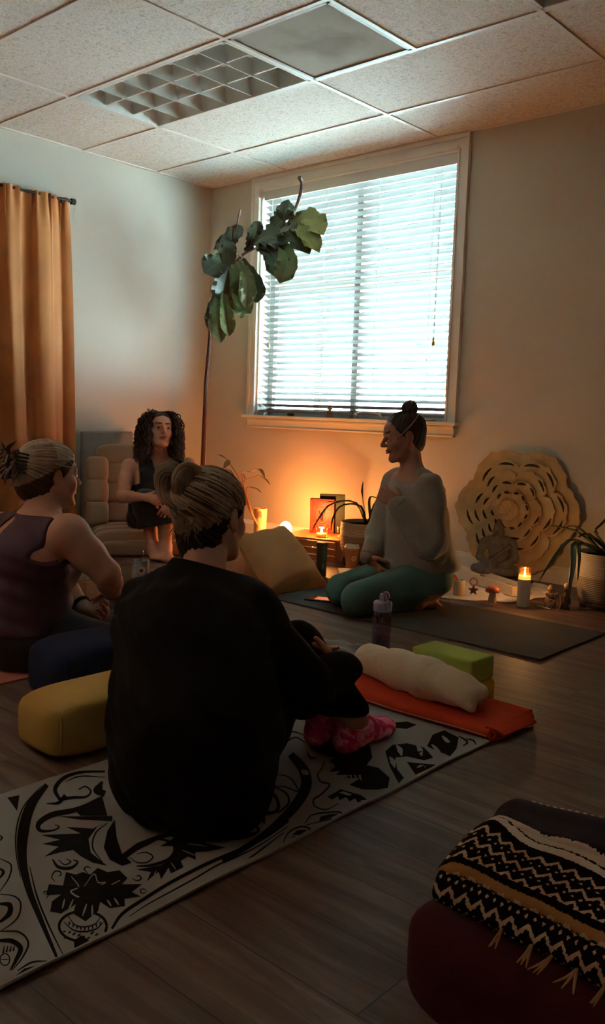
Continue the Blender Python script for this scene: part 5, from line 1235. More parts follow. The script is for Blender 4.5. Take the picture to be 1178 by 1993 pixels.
# ================================================================ people: shared anatomy
def head_prims(s, o, Fh, sc=1., jaw=1.):
    P = lambda x, y, z: o+Fh@(V3(x, y, z)*sc)
    def E(x, y, z, rx, ry, rz, k, op='+'): s.ell(P(x, y, z), V3(rx, ry, rz)*sc, Fh, k=k*sc, op=op)
    def C(a, b, ra, rb, k, **kw): s.cap(P(*a), P(*b), ra*sc, rb*sc, k=k*sc, **kw)
    E(0, -.012, .030, .073, .094, .081, .01)
    E(0, .022, -.035, .056*jaw, .064, .076, .02); E(0, .040, .040, .055, .046, .046, .02)
    for q in (-1, 1):
        C((q*.048*jaw, -.002, -.042), (q*.020, .060, -.092), .021*jaw, .017, .02)
        E(q*.036, .054, -.026, .024*jaw, .024, .026, .02)
    E(0, .071, -.093, .021, .017, .017, .015)
    C((-.034, .076, .024), (.034, .076, .024), .011, .011, .012)
    for q in (-1, 1):
        E(q*.030, .100, .006, .016, .015, .010, .008, '-')
        E(q*.031, .0735, .010, .0155, .0125, .009, .004); E(q*.031, .0735, -.001, .0145, .0115, .006, .005)
        E(q*.0105, .097, -.027, .0085, .009, .008, .006)
        C((q*.022, .080, -.053), (q*.004, .0925, -.049), .0038, .0052, .004); C((q*.020, .080, -.056), (q*.002, .091, -.060), .004, .006, .004)
    C((0, .088, .012), (0, .108, -.022), .007, .0105, .009)
    C((-.021, .094, -.0545), (.021, .094, -.0545), .0028, .0028, .003, op='-')
    for q in (-1, 1):
        E(q*.075, -.008, -.004, .008, .0175, .030, .006); E(q*.085, -.004, .0, .006, .010, .017, .004, '-'); E(q*.072, -.003, -.030, .007, .009, .010, .006)
def face_mats(mesh, o, Fh, sc=1.):
    """skin 0, lips 1, brows 2 by place on the face"""
    vs, fs, _ = mesh; c = (vs[fs].mean(1)-o)@Fh/sc; x, y, z = np.abs(c[:, 0]), c[:, 1], c[:, 2]; mi = np.zeros(len(fs), int)
    lip = (x < .023) & (y > .079) & (z < -.0445-.15*(x-.004)) & (z > -.0675+.45*x*x/.023)
    bro = (x > .010) & (x < .047) & (y > .055) & (np.abs(z-(.029+.10*x-2.6*(x-.03)**2*(x > .03)-.0005)) < .0042) & (y > .05)
    mi[lip] = 1; mi[bro] = 2; return vs, fs, mi
def eyes(Pt, o, Fh, sc, iris, parent):
    for q in (-1, 1):
        c = o+Fh@(V3(q*.031, .0748, .0045)*sc); m_ = M(); R = frame(Fh[:, 1], Fh[:, 2]); m_.ball(c, .0118*sc, 16)
        e = Pt.add('eye', m_, mat('eye_white', '#94887f', .2, vary=0), parent=parent)
        Pt.add('iris', M().lathe([(0, 0), (.0055*sc, 0), (.0045*sc, .0012), (0, .0016)], c+Fh[:, 1]*.0112*sc, 14, axis=Fh[:, 1]), iris, parent=e)
def hand_prims(s, w, d, pn, thumb, curl=.5, sc=1., spread=.06, tcurl=.4, k=.004):
    """wrist w, pointing d, palm facing pn, thumb = side vector the thumb leaves from"""
    d = nrm(d); pn = nrm(np.asarray(pn, float)-d*(d@np.asarray(pn, float))); lat = np.cross(d, pn); lat = lat if lat@np.asarray(thumb, float) > 0 else -lat
    s.cap(w, w+d*.03*sc, .021*sc, .024*sc, k=.01); s.cap(w+d*.02*sc, w+d*.075*sc, .030*sc, .036*sc, k=.01, side=pn, flat=.42)
    L = (.078, .086, .080, .062)
    for i in range(4):
        off = (1.5-i)*.0195*sc; b = w+d*.078*sc+lat*off; a = 0; dd = nrm(d+lat*(1.5-i)*spread); segs = (.45, .31, .24); r = (.0088, .0080, .0072, .0062)
        cu = curl*(1+.12*i) if not hasattr(curl, '__len__') else curl[i]
        p = b-d*.012*sc
        for j in range(3):
            a += cu*(.9 if j else .7); q = p+(dd*math.cos(a)+pn*math.sin(a))*L[i]*segs[j]*sc; s.cap(p, q, r[j]*sc, r[j+1]*sc, k=k); p = q
    p = w+d*.022*sc+lat*.026*sc; t1 = nrm(d*.62+lat*.75+pn*.25); q = p+t1*.038*sc; s.cap(p, q, .0125*sc, .0105*sc, k=.008)
    t2 = nrm(d*.9+lat*(.45-tcurl*.4)+pn*(.2+tcurl)); q2 = q+t2*.030*sc; s.cap(q, q2, .0100*sc, .0090*sc, k=k); t3 = nrm(d*.9+lat*(.2-tcurl*.5)+pn*(.3+tcurl)); s.cap(q2, q2+t3*.022*sc, .0090*sc, .0072*sc, k=k)
    s.nails = getattr(s, 'nails', [])
def foot_prims(s, ankle, heel, toe, sc=1., toes=True):
    d = nrm(toe-heel); up = V3(0, 0, 1); lat = nrm(np.cross(d, up)); L = np.linalg.norm(toe-heel)
    s.cap(ankle, heel+d*.045*sc+V3(0, 0, .03*sc), .034*sc, .034*sc, k=.02).cap(heel+V3(0, 0, .006)+d*.02, heel+d*.06+V3(0, 0, .012), .027*sc, .026*sc, k=.02)
    s.cap(ankle, heel+d*L*.62+V3(0, 0, .012), .032*sc, .026*sc, k=.03, side=up, flat=.9); s.cap(heel+d*.05, toe-d*.045, .028*sc, .036*sc, k=.02, side=up, flat=.55)
    if toes:
        for i, (l, r) in enumerate(((.0, .0125), (-.003, .0095), (-.010, .009), (-.018, .0085), (-.028, .008))):
            b = toe-d*.045+lat*(i-2)*.0155*sc*(1); s.cap(b, b+d*(.045+l), r, r*.9, k=.006)
    else: s.cap(toe-d*.05, toe-d*.02, .036*sc, .028*sc, k=.02, side=up, flat=.6)
def cut(p0, n):
    p0 = np.asarray(p0, float); n = nrm(n); return lambda X, Y, Z: (X-p0[0])*n[0]+(Y-p0[1])*n[1]+(Z-p0[2])*n[2]
def smin(a, b, k):
    h = np.maximum(k-np.abs(a-b), 0)/k; return np.minimum(a, b)-h*h*k*.25
SKL = mat('skin_fair', '#b9826a', .55, vary=.05, scale=20, sss=.08); SKM = mat('skin_tan', '#a8705a', .55, vary=.05, scale=20, sss=.08)
LIP = mat('lips', '#8e4a40', .45, vary=.05); BRD = mat('brow_dark', '#2e1c14', .8); BRL = mat('brow_light', '#6b4f3a', .8); IRB = mat('iris_brown', '#2a160c', .2, vary=0)
def hair_cap(o, Fh, sc, bun, amp=.0022, nst=46, thick=.010, plane=(.036, .78), h=.0035, extra=None, seed=0, low=None):
    """scalp hair with combed grooves running towards the point bun (local)"""
    s = Sculpt(); s.ell(o+Fh@(V3(0, -.014, .032)*sc), V3(.073+thick, .094+thick, .081+thick)*sc, Fh, k=.01)
    s.ell(o+Fh@(V3(0, -.052, -.03)*sc), V3(.056, .044, .055)*sc, Fh, k=.03)
    if extra: extra(s)
    b = nrm(Fh@V3(*bun)); e1 = nrm(np.cross(b, V3(.3, .5, .8))); e2 = np.cross(b, e1)
    def fn(F, X, Y, Z):
        dx, dy, dz = X-o[0], Y-o[1], Z-o[2]; l = [dx*Fh[0, i]+dy*Fh[1, i]+dz*Fh[2, i] for i in range(3)]
        ph = np.arctan2(dx*e2[0]+dy*e2[1]+dz*e2[2], dx*e1[0]+dy*e1[1]+dz*e1[2]); cb = dx*b[0]+dy*b[1]+dz*b[2]
        g = amp*(np.sin(ph*nst+cb*22+seed)+.6*np.sin(ph*nst*.37+seed*2+cb*9))
        hl = l[1]-(plane[0]*sc+plane[1]*(l[2]-.02*sc))
        # open round the ears
        ear = .020*sc-np.sqrt((l[1]+.004*sc)**2+(l[2]+.006*sc)**2*.55)
        return np.maximum(np.maximum(F-g, hl), np.where(np.abs(l[0]) > .055*sc, ear, -1))
    return s.mesh(h, fn)
def strands(o, Fh, sc, bun, n, rad, base_r, m_, seed=1, zlim=-.06, plane=(.036, .78), rr_=(.0009, .0016)):
    """fine strands combed along the scalp to the bun"""
    rg = random.Random(seed); B = V3(*bun)*sc; A = V3(.073+base_r, .094+base_r, .081+base_r)*sc; c0 = V3(0, -.014, .032)*sc
    for _ in range(n):
        for t in range(50):
            a, zz = rg.uniform(0, 2*PI), rg.uniform(-.75, 1); r = math.sqrt(max(0, 1-zz*zz)); p = c0+A*V3(r*math.cos(a), r*math.sin(a), zz)
            if p[1] < plane[0]*sc+plane[1]*(p[2]-.02*sc)-.004 and p[2] > zlim*sc and not (abs(p[0]) > .055*sc and math.hypot(p[1]+.004, (p[2]+.006)*.75) < .026*sc): break
        u0 = nrm((p-c0)/A); u1 = nrm((B-c0)/A); pts = []
        for k in range(9):
            t = k/8*.92; u = nrm(u0*(1-t)+u1*t); pts.append(o+Fh@(c0+A*u*(1+.012*math.sin(k*.8+_)+rad)))
        w_ = rg.uniform(*rr_)*sc; m_.tube(pts, [w_*.4]+[w_]*7+[w_*.4], 5)
    return m_
# ---------------------------------------------------------------- person kneeling in grey sweatshirt and green leggings
base = floor_at(740, 1185); base = V3(base[0], base[1], .008)
Pt = Part('person', 'person kneeling on the charcoal mat in grey sweatshirt and green leggings, dark hair bun', 'person', base)
bf = nrm(V3(-.44, -.90, 0)); bl_ = V3(.90, -.44, 0)          # facing and the person's left
pel = at(822, 1110, 4.12); che = at(808, 990, 4.08); nb_ = at(803, 922, 4.07)
kn = [at(694, 1166, 3.86), at(664, 1146, 4.06)]; kn = [V3(q[0], q[1], .072) for q in kn]
an = [at(806, 1172, 4.02), at(800, 1160, 4.2)]; an = [V3(q[0], q[1], .055) for q in an]
hp = [pel+bl_*.085+V3(0, 0, -.03), pel-bl_*.085+V3(0, 0, -.03)]
to = [V3(*(an[0]+nrm(an[0]-kn[0])*.13)[:2], .028), V3(*(an[1]+nrm(an[1]-kn[1])*.13)[:2], .028)]
def legs_t(s):
    s.ell(pel+V3(0, 0, -.01), (.15, .12, .115), frame(bf, (0, 0, 1)), k=.03)
    for i in range(2):
        s.cap(hp[i]+V3(0, 0, .01), kn[i]+V3(0, 0, .022), .098, .060, k=.03); s.ell(kn[i]+V3(0, 0, .002), (.062, .062, .062), k=.02)
        s.cap(kn[i]+V3(0, 0, -.008), kn[i]*.6+an[i]*.4+V3(0, 0, .0), .055, .056, k=.02).cap(kn[i]*.6+an[i]*.4, an[i]+V3(0, 0, -.01), .054, .033, k=.02)
sh = [nb_+bl_*.155+V3(0, 0, -.045), nb_-bl_*.155+V3(0, 0, -.045)]
el = [at(842, 1052, 3.90), at(742, 1036, 4.20)]; wr = [at(775, 985, 3.93), at(718, 1082, 4.10)]
hf = frame(nrm(-CR*.97-CF*.16-CU*.16), CU+V3(0, 0, .2)-CR*.05); ho = at(786, 851, 4.06); hs = 1.0
s = Sculpt(); legs_t(s)
s.cap(pel, che, .115, .115, k=.04, side=bl_, flat=1.25).cap(che, nb_+V3(0, 0, -.06), .115, .09, k=.04, side=bl_, flat=1.4)
s.cap(sh[0], sh[1], .052, .052, k=.03)
for i in range(2): s.cap(sh[i], el[i], .046, .038, k=.02).cap(el[i], wr[i], .037, .024, k=.02)
s.cap(nb_+V3(0, 0, -.05), nb_+V3(0, 0, .0), .06, .055, k=.03).cap(nb_, ho+hf@V3(0, -.018, -.055), .053, .050, k=.02)
head_prims(s, ho, hf, hs)
hand_prims(s, wr[0]+(-CR*.005), -CR*.55+CU*.55+CF*.3, CF*1.+CR*.0, CU+CR*.3, .35, .92)
hand_prims(s, wr[1], -CU*.80+CR*.50-CF*.25, CF*.25+CR*.9, -CF-CR*.2, .42, .95)
for i in range(2):
    d_ = nrm(to[i]-an[i]); s.cap(an[i], an[i]+d_*.02+V3(0, 0, -.015), .034, .036, k=.02); s.cap(an[i]+d_*.0+V3(0, 0, .0), to[i]-d_*.02, .034, .030, k=.02, side=V3(0, 0, 1), flat=.8); s.ell(an[i]+V3(0, 0, .012)+d_*.01, (.03, .03, .032), k=.015)
    lat = nrm(np.cross(d_, V3(0, 0, 1)))
    for j in range(5): s.cap(to[i]-d_*.02+lat*(j-2)*.015, to[i]+d_*(.02-.005*abs(j-1))+lat*(j-2)*.016+V3(0, 0, -.006), .0095, .008, k=.006)
bodym = face_mats(s.mesh(.004), ho, hf, hs); body = Pt.add('body', bodym, [SKM, LIP, BRD]); eyes(Pt, ho, hf, hs, IRB, body)
s = Sculpt(); legs_t(s); s = s.copy(.004)
GRN = mat('green_leggings', '#4a6a5f', .8, vary=.06, scale=10, bump=.15, bscale=400)
c1 = cut((an[0]+an[1])/2+nrm(an[0]-kn[0])*(-.03), an[0]-kn[0])
Pt.add('leggings', s.mesh(.0045, lambda F, X, Y, Z: np.where(Z < .088, np.maximum(F, c1(X, Y, Z)+0*F), F)+.0008*np.sin(X*60+Z*90)), GRN)
# sweatshirt
GRY = mat('grey_marl_fleece', '#8f857a', .92, vary=.10, scale=160, bump=.4, bscale=260, sheen=.3)
s = Sculpt()
s.cap(che+V3(0, 0, .06)-bf*.0, pel+V3(0, 0, .06)+bf*.015, .118, .155, k=.04, side=bl_, flat=1.20)
s.cap(pel+V3(0, 0, .07), pel+V3(0, 0, -.04)-bf*.035, .14, .150, k=.03, side=bl_, flat=1.15)
s.cap(che+V3(0, 0, .07), nb_+V3(0, 0, -.035)-bf*.01, .112, .072, k=.04, side=bl_, flat=1.45)
for i in range(2):
    s.cap(sh[i]+V3(0, 0, -.004), el[i]+V3(0, 0, -.01), .066, .066, k=.035).cap(el[i]+V3(0, 0, -.012), wr[i], .064, .036 if i else .046, k=.03)
    s.cap(el[i]*.35+wr[i]*.65, wr[i], .050, .034, k=.01)
s.ell(wr[0]+CU*-.03+CR*.02, (.05, .05, .05), k=.03)
cn = cut(nb_+V3(0, 0, .022)+bf*.02, V3(0, 0, 1)*.86+bf*.50)
hem = cut(at(842, 1122, 4.0), nrm(V3(0, 0, -1)+.22*nrm(V3(*(at(735, 1088, 4.1)-at(862, 1125, 4.1))[:2], 0))*-1))
def sw_fn(F, X, Y, Z):
    u = X*CR[0]+Y*CR[1]; w = X*CF[0]+Y*CF[1]; fold = .006*np.sin(u*34+Z*20+w*9)*np.sin(Z*15+u*11+1)+.0045*np.sin((u*.8-Z)*36+2.2*np.sin(Z*13+w*11))*np.sin(u*19+w*13)-.003*np.abs(np.sin(u*27-Z*7+w*21))
    r_n = .046-np.sqrt((X-(nb_+bf*.012)[0])**2+(Y-(nb_+bf*.012)[1])**2+((Z-nb_[2]-.03)*.42)**2)
    slit = .010-np.abs((X-at(842, 1110, 3.9)[0])*bf[0]+(Y-at(842, 1110, 3.9)[1])*bf[1])+np.maximum(0, Z-(pel[2]-.055))*.55
    side_ = (X-pel[0])*bl_[0]+(Y-pel[1])*bl_[1]
    F = np.maximum(F+fold, hem(X, Y, Z)); F = np.maximum(F, cn(X, Y, Z)); F = np.maximum(F, r_n)
    return np.where((side_ > .08) & (Z < pel[2]-.01), np.maximum(F, slit), F)
sw_ = Pt.add('sweatshirt', s.mesh(.0045, sw_fn), GRY)
# cuffs and neckband ribs
for i in range(2):
    d_ = nrm(wr[i]-el[i]); m_ = M(); e1 = nrm(np.cross(d_, V3(0, 0, 1))); e2 = np.cross(d_, e1); r0 = .036 if i else .044
    m_.tube([wr[i]+d_*.001+(e1*math.cos(a)+e2*math.sin(a))*r0*(1+.04*math.sin(a*9)) for a in np.linspace(0, 2*PI, 41)[:-1]], .007, 8, closed=True); Pt.add('cuff', m_, GRY, parent=sw_)
DKH = mat('dark_brown_hair', '#2b1b14', .5, vary=.25, scale=30)
hm = hair_cap(ho, hf, hs, (0, -.045, .12), .0012, 64, .006, plane=(.034, .80)); hb = Pt.add('hair', hm, DKH)
m_ = strands(ho, hf, hs, (0, -.045, .125), 110, .006, .008, M(), 4, plane=(.034, .80)); Pt.add('combed_strands', m_, mat('brown_hair_strands', '#3b261b', .45, vary=.3, scale=40), parent=hb)['kind'] = 'stuff'
bc = ho+hf@V3(.0, -.050, .128); m_ = M(); rg = random.Random(2)
for k in range(26):
    ax = nrm(V3(rg.uniform(-1, 1), rg.uniform(-1, 1), rg.uniform(-1, 1))); e1 = nrm(np.cross(ax, V3(.2, .4, .9))); e2 = np.cross(ax, e1); R0 = .030+rg.uniform(-.003, .004)
    m_.tube([bc+(e1*math.cos(a)+e2*math.sin(a))*R0*(1+.08*math.sin(3*a+k)) for a in np.linspace(0, 5.2, 22)], [.002]+[.0055]*20+[.002], 6)
m_.ball(bc, .031, 16); m_.lathe([(.030, -.035), (.024, -.012), (.027, .0)], bc, 18, cap=False, axis=hf@V3(0, -.35, 1)); Pt.add('hair_bun', m_, DKH, parent=hb)
m_ = M(); pts = []
for a in np.linspace(0, 2*PI, 60)[:-1]:
    d_ = V3(math.cos(a), math.sin(a)*.94, 0); R = np.array(Matrix.Rotation(-.66, 3, 'X')); q = R@V3(.0835*d_[0], .104*d_[1], 0); pts.append(ho+hf@(q+V3(0, -.008, .040)))
m_.tube(pts, .003, 6, closed=True); Pt.add('headband', m_, mat('headband_grey', '#7f7770', .6))
m_ = M(); m_.tube([nb_+bf*.01+V3(0, 0, -.01)+bl_*(.075*math.sin(a))+bf*(.07*math.cos(a))+V3(0, 0, -.025*math.cos(a)) for a in np.linspace(-1.9, 1.9, 30)], .0012, 5); Pt.add('necklace', m_, mat('cord_black', '#1c1512', .6))
# ---------------------------------------------------------------- curly haired person on the floor chair
base = V3(.85, -1.15, 0)
Pt = Part('person', 'curly haired person in black sleeveless dress sitting barefoot on the floor chair', 'person', base)
ho = at(311, 839, 5.40); hf = frame(-CF*.90+CR*.42+CU*.10, CU+CR*.05); hs = 1.02
nb_ = at(310, 896, 5.46); che = at(300, 935, 5.46); pel = at(296, 1008, 5.52); bf = nrm((-CF*.93+CR*.3)*V3(1, 1, 0)); bl_ = np.cross(V3(0, 0, 1), bf)
sh = [at(252, 908, 5.44), at(366, 906, 5.44)]; el = [at(238, 967, 5.30), at(380, 962, 5.26)]; wr = [at(280, 968, 5.08), at(338, 972, 5.03)]
kn = [at(284, 978, 5.22), at(322, 980, 5.18)]; an = [at(298, 1075, 5.22), at(322, 1078, 5.19)]
for q in an: q[2] = .075
he = [V3(q[0], q[1], .0)+(-bf*.035)+V3(0, 0, .026) for q in an]; to = [h_+bf*.21+V3(0, 0, -.002) for h_ in he]
s = Sculpt()
s.cap(pel, che, .115, .095, k=.04, side=bl_, flat=1.2).cap(che, nb_+V3(0, 0, -.05), .095, .07, k=.04, side=bl_, flat=1.5).cap(sh[0], sh[1], .045, .045, k=.03)
for i in range(2):
    s.cap(sh[i], sh[i]*.55+el[i]*.45, .048, .047, k=.02).cap(sh[i]*.55+el[i]*.45, el[i], .046, .036, k=.02).cap(el[i], el[i]*.6+wr[i]*.4, .037, .036, k=.015).cap(el[i]*.6+wr[i]*.4, wr[i], .036, .022, k=.015)
    s.cap(pel+(kn[i]-pel)*.1, kn[i], .09, .058, k=.03).cap(kn[i], kn[i]*.6+an[i]*.4, .054, .050, k=.02).cap(kn[i]*.6+an[i]*.4, an[i], .048, .032, k=.02)
    foot_prims(s, an[i], he[i], to[i], .95)
s.cap(nb_+V3(0, 0, -.04), ho+hf@V3(0, -.02, -.055), .056, .05, k=.03); head_prims(s, ho, hf, hs)
hand_prims(s, wr[0], CR*.9-CU*.15-CF*.2, CF*.7-CU*.5, CU, .5, .95); hand_prims(s, wr[1], -CR*.4-CU*.75-CF*.3, CF*.9-CR*.2, -CR*.5+CU*.5, .5, .95)
bodym = face_mats(s.mesh(.004), ho, hf, hs); body = Pt.add('body', bodym, [SKL, LIP, BRD]); eyes(Pt, ho, hf, hs, IRB, body)
BKF = mat('black_jersey', '#0d0b0a', .85, vary=.1, sheen=.15, bump=.2, bscale=200)
s = Sculpt()
s.cap(pel+V3(0, 0, .0), che, .135, .108, k=.04, side=bl_, flat=1.2).cap(che, nb_+V3(0, 0, -.045), .106, .072, k=.04, side=bl_, flat=1.35)
for i in range(2): s.cap(pel+(kn[i]-pel)*.1, kn[i], .105, .072, k=.05).cap(kn[i], kn[i]*.42+an[i]*.58, .070, .075, k=.06)
for q in (-1, 1): s.ell(che+bf*.075+bl_*q*.065+V3(0, 0, .01), (.06, .06, .06), k=.04)
s.cap(sh[0], sh[1], .053, .053, k=.03)
hemc = cut(kn[0]*.42+an[0]*.58, an[0]-kn[0])
def dr(F, X, Y, Z):
    F = np.maximum(F+.003*np.sin(X*70+Z*30)*np.sin(Z*40), hemc(X, Y, Z)+0*F)
    c = nb_+bf*.085+V3(0, 0, .0); neck = .054-np.sqrt(((X-c[0])*bl_[0]+(Y-c[1])*bl_[1])**2*1.2+((Z-c[2]-.005)*.60)**2)-np.maximum(0, -((X-nb_[0])*bf[0]+(Y-nb_[1])*bf[1]))*2
    arms = np.abs((X-nb_[0])*bl_[0]+(Y-nb_[1])*bl_[1])-.132-np.maximum(0, (nb_[2]-.14-Z))*3
    return np.maximum(np.maximum(F, neck), np.maximum(arms, Z-nb_[2]-.01))
Pt.add('dress', s.mesh(.0045, dr), BKF)
CUR = mat('curly_brown_hair', '#33211a', .55, vary=.35, scale=40)
hm = hair_cap(ho, hf, hs, (0, -.02, .11), .003, 30, .009, plane=(.030, .66), h=.005); hb = Pt.add('hair', hm, CUR)
m_ = M(); rg = random.Random(9)
for k in range(400):
    zz = rg.uniform(-.35, 1); a = rg.uniform(-2.35, 2.35) if zz > .35 else rg.uniform(-1.95, 1.95); rr0 = math.sqrt(max(0, 1-zz*zz)); hd_ = V3(math.sin(a), -math.cos(a), 0)
    r0 = V3(hd_[0]*rr0*.078, -.014+hd_[1]*rr0*.098, .032+.088*zz)
    ln_ = rg.uniform(.17, .27)*(1 if zz > 0 else .75); ph_ = rg.random()*6; rc = rg.uniform(.006, .011); tw = rg.uniform(5, 8); rad = rg.uniform(.088, .150); hr = rr0*.088; pts = []
    for t in np.linspace(0, 1, 34):
        e = math.sin(min(1, t*1.7)*PI/2); h_ = hr+(rad-hr)*e; z = r0[2]+.045*math.sin(min(1, t*1.5)*PI)*max(0, zz)-ln_*t**1.35-.055*max(0, zz)*t
        p = V3(hd_[0]*h_*1.0, -.014+hd_[1]*h_*1.05+(.02*t if abs(a) > 1.3 else 0), z)
        pts.append(ho+hf@((p+V3(rc*math.cos(tw*2*PI*t+ph_), rc*math.sin(tw*2*PI*t+ph_), rc*.6*math.sin(tw*4*PI*t+ph_))*min(1, t*4))*hs))
    m_.tube(pts, [.0028]*30+[.002, .0016, .0012, .0006], 5)
Pt.add('curls', m_, CUR, parent=hb)['kind'] = 'stuff'
for q in (-1, 1):
    c = ho+hf@V3(q*.078, .0, -.040); Pt.add('earring', M().tube([c, c+V3(0, 0, -.012)], .001, 5).lathe([(0, 0), (.006, -.01), (.010, -.026), (.004, -.032), (0, -.032)], c+V3(0, 0, -.010), 10), mat('silver', '#a89c90', .35))
m_ = M(); m_.tube([nb_+bl_*(.072*math.sin(a))+bf*(.095*math.cos(a))+V3(0, 0, .02-.062*math.cos(a)) for a in np.linspace(-1.5, 1.5, 30)], .0016, 5); Pt.add('necklace', m_, mat('old_gold', '#9a7b4a', .4, metal=.7))
# ---------------------------------------------------------------- person in the purple tank top at the left
base = floor_at(50, 1302); base = V3(base[0]-.1, base[1]+.1, .008)
Pt = Part('person', 'blond person in purple tank top and black leggings sitting at the left edge', 'person', base)
F2 = nrm(CF*V3(1, 1, 0)); R2_ = nrm(CR*V3(1, 1, 0))
bf = nrm(R2_*.80+F2*.60); bl_ = np.cross(V3(0, 0, 1), bf)
ho = at(97, 928, 3.05); hf = frame(R2_*.74+F2*.66-V3(0, 0, .02), CU-CR*.02); hs = 1.02
nb_ = at(78, 997, 2.99); che = at(58, 1080, 2.98); bel = at(50, 1165, 3.0); pel = at(42, 1232, 3.02); 
sh = [at(6, 1030, 3.12), at(134, 1040, 2.88)]; el = [at(112, 1130, 3.26), at(207, 1116, 2.90)]; wr = [at(166, 1186, 3.16), at(224, 1160, 3.02)]
kn = [at(150, 1232, 3.35), at(196, 1262, 2.98)]; ft = [at(215, 1290, 3.08), at(150, 1262, 3.25)]
s = Sculpt()
s.cap(pel, bel, .155, .135, k=.04, side=bl_, flat=1.2).cap(bel, che, .132, .125, k=.04, side=bl_, flat=1.2).cap(che, nb_+V3(0, 0, -.07), .12, .085, k=.05, side=bl_, flat=1.45)
s.cap(sh[0], sh[1], .058, .060, k=.04).ell(che+bf*.11+V3(0, 0, -.02), (.085, .085, .085), k=.05)
s.ell(sh[1], (.064, .064, .064), k=.03)
for i in range(2):
    a_m = sh[i]*.5+el[i]*.5; s.cap(sh[i], a_m, .058, .056, k=.02).cap(a_m, el[i], .055, .046, k=.02).cap(el[i], el[i]*.6+wr[i]*.4, .046, .042, k=.015).cap(el[i]*.6+wr[i]*.4, wr[i], .042, .026, k=.015)
    s.cap(pel+(kn[i]-pel)*.15, kn[i], .115, .078, k=.04).cap(kn[i], ft[i], .07, .04, k=.03)
s.cap(nb_+V3(0, 0, -.04), ho+hf@V3(0, -.02, -.055), .066, .056, k=.04); head_prims(s, ho, hf, hs, 1.12)
hand_prims(s, wr[1], CR*.62-CU*.35+CF*.25, -CU*.6-CR*.4, CF, .5, .95); hand_prims(s, wr[0], CR*.85-CU*.1-CF*.3, CU*.4+CR*.2-CF, -CF+CU, .7, .92)
bodym = face_mats(s.mesh(.0045), ho, hf, hs); body = Pt.add('body', bodym, [SKL, LIP, BRL]); eyes(Pt, ho, hf, hs, IRB, body)
PUR = mat('plum_tank', '#45293a', .7, vary=.08, bump=.12, bscale=300)
s = Sculpt(); i_ = .007
s.cap(pel+V3(0, 0, .04), bel, .158+i_, .138+i_, k=.04, side=bl_, flat=1.2).cap(bel, che, .135+i_, .125+i_, k=.04, side=bl_, flat=1.2).cap(che, nb_+V3(0, 0, -.07), .12+i_, .085+i_, k=.05, side=bl_, flat=1.45)
s.cap(sh[0], sh[1], .058+i_, .060+i_, k=.04)
for i in range(2): s.cap(sh[i], sh[i]*.5+el[i]*.5, .058+i_, .056+i_, k=.025)
s.ell(che+bf*.11+V3(0, 0, -.02), (.085+i_,)*3, k=.05).ell(sh[1], (.064+i_,)*3, k=.03)
def tank(F, X, Y, Z):
    u = (X-nb_[0])*bl_[0]+(Y-nb_[1])*bl_[1]; v = (X-nb_[0])*bf[0]+(Y-nb_[1])*bf[1]; z = Z-nb_[2]
    back = v < .03; 
    armh = np.abs(u)-(np.where(v < 0, .166, .142)+np.maximum(0, -z-.13)*1.6)
    neck = (.050+.2*np.abs(z))-np.sqrt(u*u+(v-.02)**2+(np.minimum(z+.03, 0)*.9)**2)
    keyh = .045-np.sqrt((u-.01)**2*1.5+(np.maximum(0, np.abs(z+.075)-.02))**2)+np.where(v > 0, -.2, 0)
    return np.maximum(np.maximum(F+.0022*np.sin(Z*95+X*20+3*np.sin(u*14))*(z < -.12), armh), np.maximum(np.maximum(neck, z+.002), np.maximum(keyh, pel[2]+.03-Z)))
Pt.add('tank_top', s.mesh(.0045, tank), PUR)
s = Sculpt(); s.cap(pel, pel+V3(0, 0, .04), .162, .155, k=.04, side=bl_, flat=1.22)
for i in range(2): s.cap(pel+(kn[i]-pel)*.15, kn[i], .125, .088, k=.04).cap(kn[i], ft[i], .078, .052, k=.03)
Pt.add('leggings', s.mesh(.006, lambda F, X, Y, Z: np.maximum(F, .009-Z)), BKF)
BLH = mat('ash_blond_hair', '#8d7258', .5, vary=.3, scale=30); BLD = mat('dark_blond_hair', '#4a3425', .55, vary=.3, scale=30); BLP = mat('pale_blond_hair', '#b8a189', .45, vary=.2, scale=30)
bun = (.0, -.115, .050)
vs, fs, _ = hair_cap(ho, hf, hs, bun, .0026, 40, .014, plane=(.040, .85), extra=lambda s: s.ell(ho+hf@V3(0, -.065, -.01), (.07, .06, .07), hf, k=.03))
c_ = (vs[fs].mean(1)-ho)@hf; mi = np.where(c_[:, 2]-c_[:, 1]*.5 < .03, 1, 0); mi[(c_[:, 2] > .055) & (c_[:, 1] > -.01)] = 2
hb = Pt.add('hair', (vs, fs, mi), [BLH, BLD, BLP])
m_ = strands(ho, hf, hs, bun, 130, .01, .016, M(), 5, plane=(.040, .85)); Pt.add('combed_strands', m_, BLP, parent=hb)['kind'] = 'stuff'
m_ = M(); rg = random.Random(4); bc = ho+hf@V3(0, -.125, .045)
for k in range(22):
    a0 = rg.uniform(0, 6); d1 = V3(math.cos(a0), 0, math.sin(a0)); pts = spl([bc, bc+hf@(d1*.025+V3(0, -.02, .01)), bc+hf@(d1*rg.uniform(.04, .062)+V3(0, rg.uniform(-.04, .0), .01)), bc+hf@(d1*rg.uniform(.05, .075)+V3(0, rg.uniform(-.06, .0), rg.uniform(-.03, .02)))], 12)
    m_.tube(pts, [.006]*8+[.005, .004, .003, .001], 6)
Pt.add('hair_twist', m_, BLD, parent=hb)
m_ = M()
for q in (-1, 1):
    for k in range(6): m_.tube(spl([bc+hf@V3(q*.01, -.01, .02), bc+hf@V3(q*.05, -.015+.0*k, .034-.012*k), bc+hf@V3(q*.052, .03, .026-.012*k)], 8), .0035, 6)
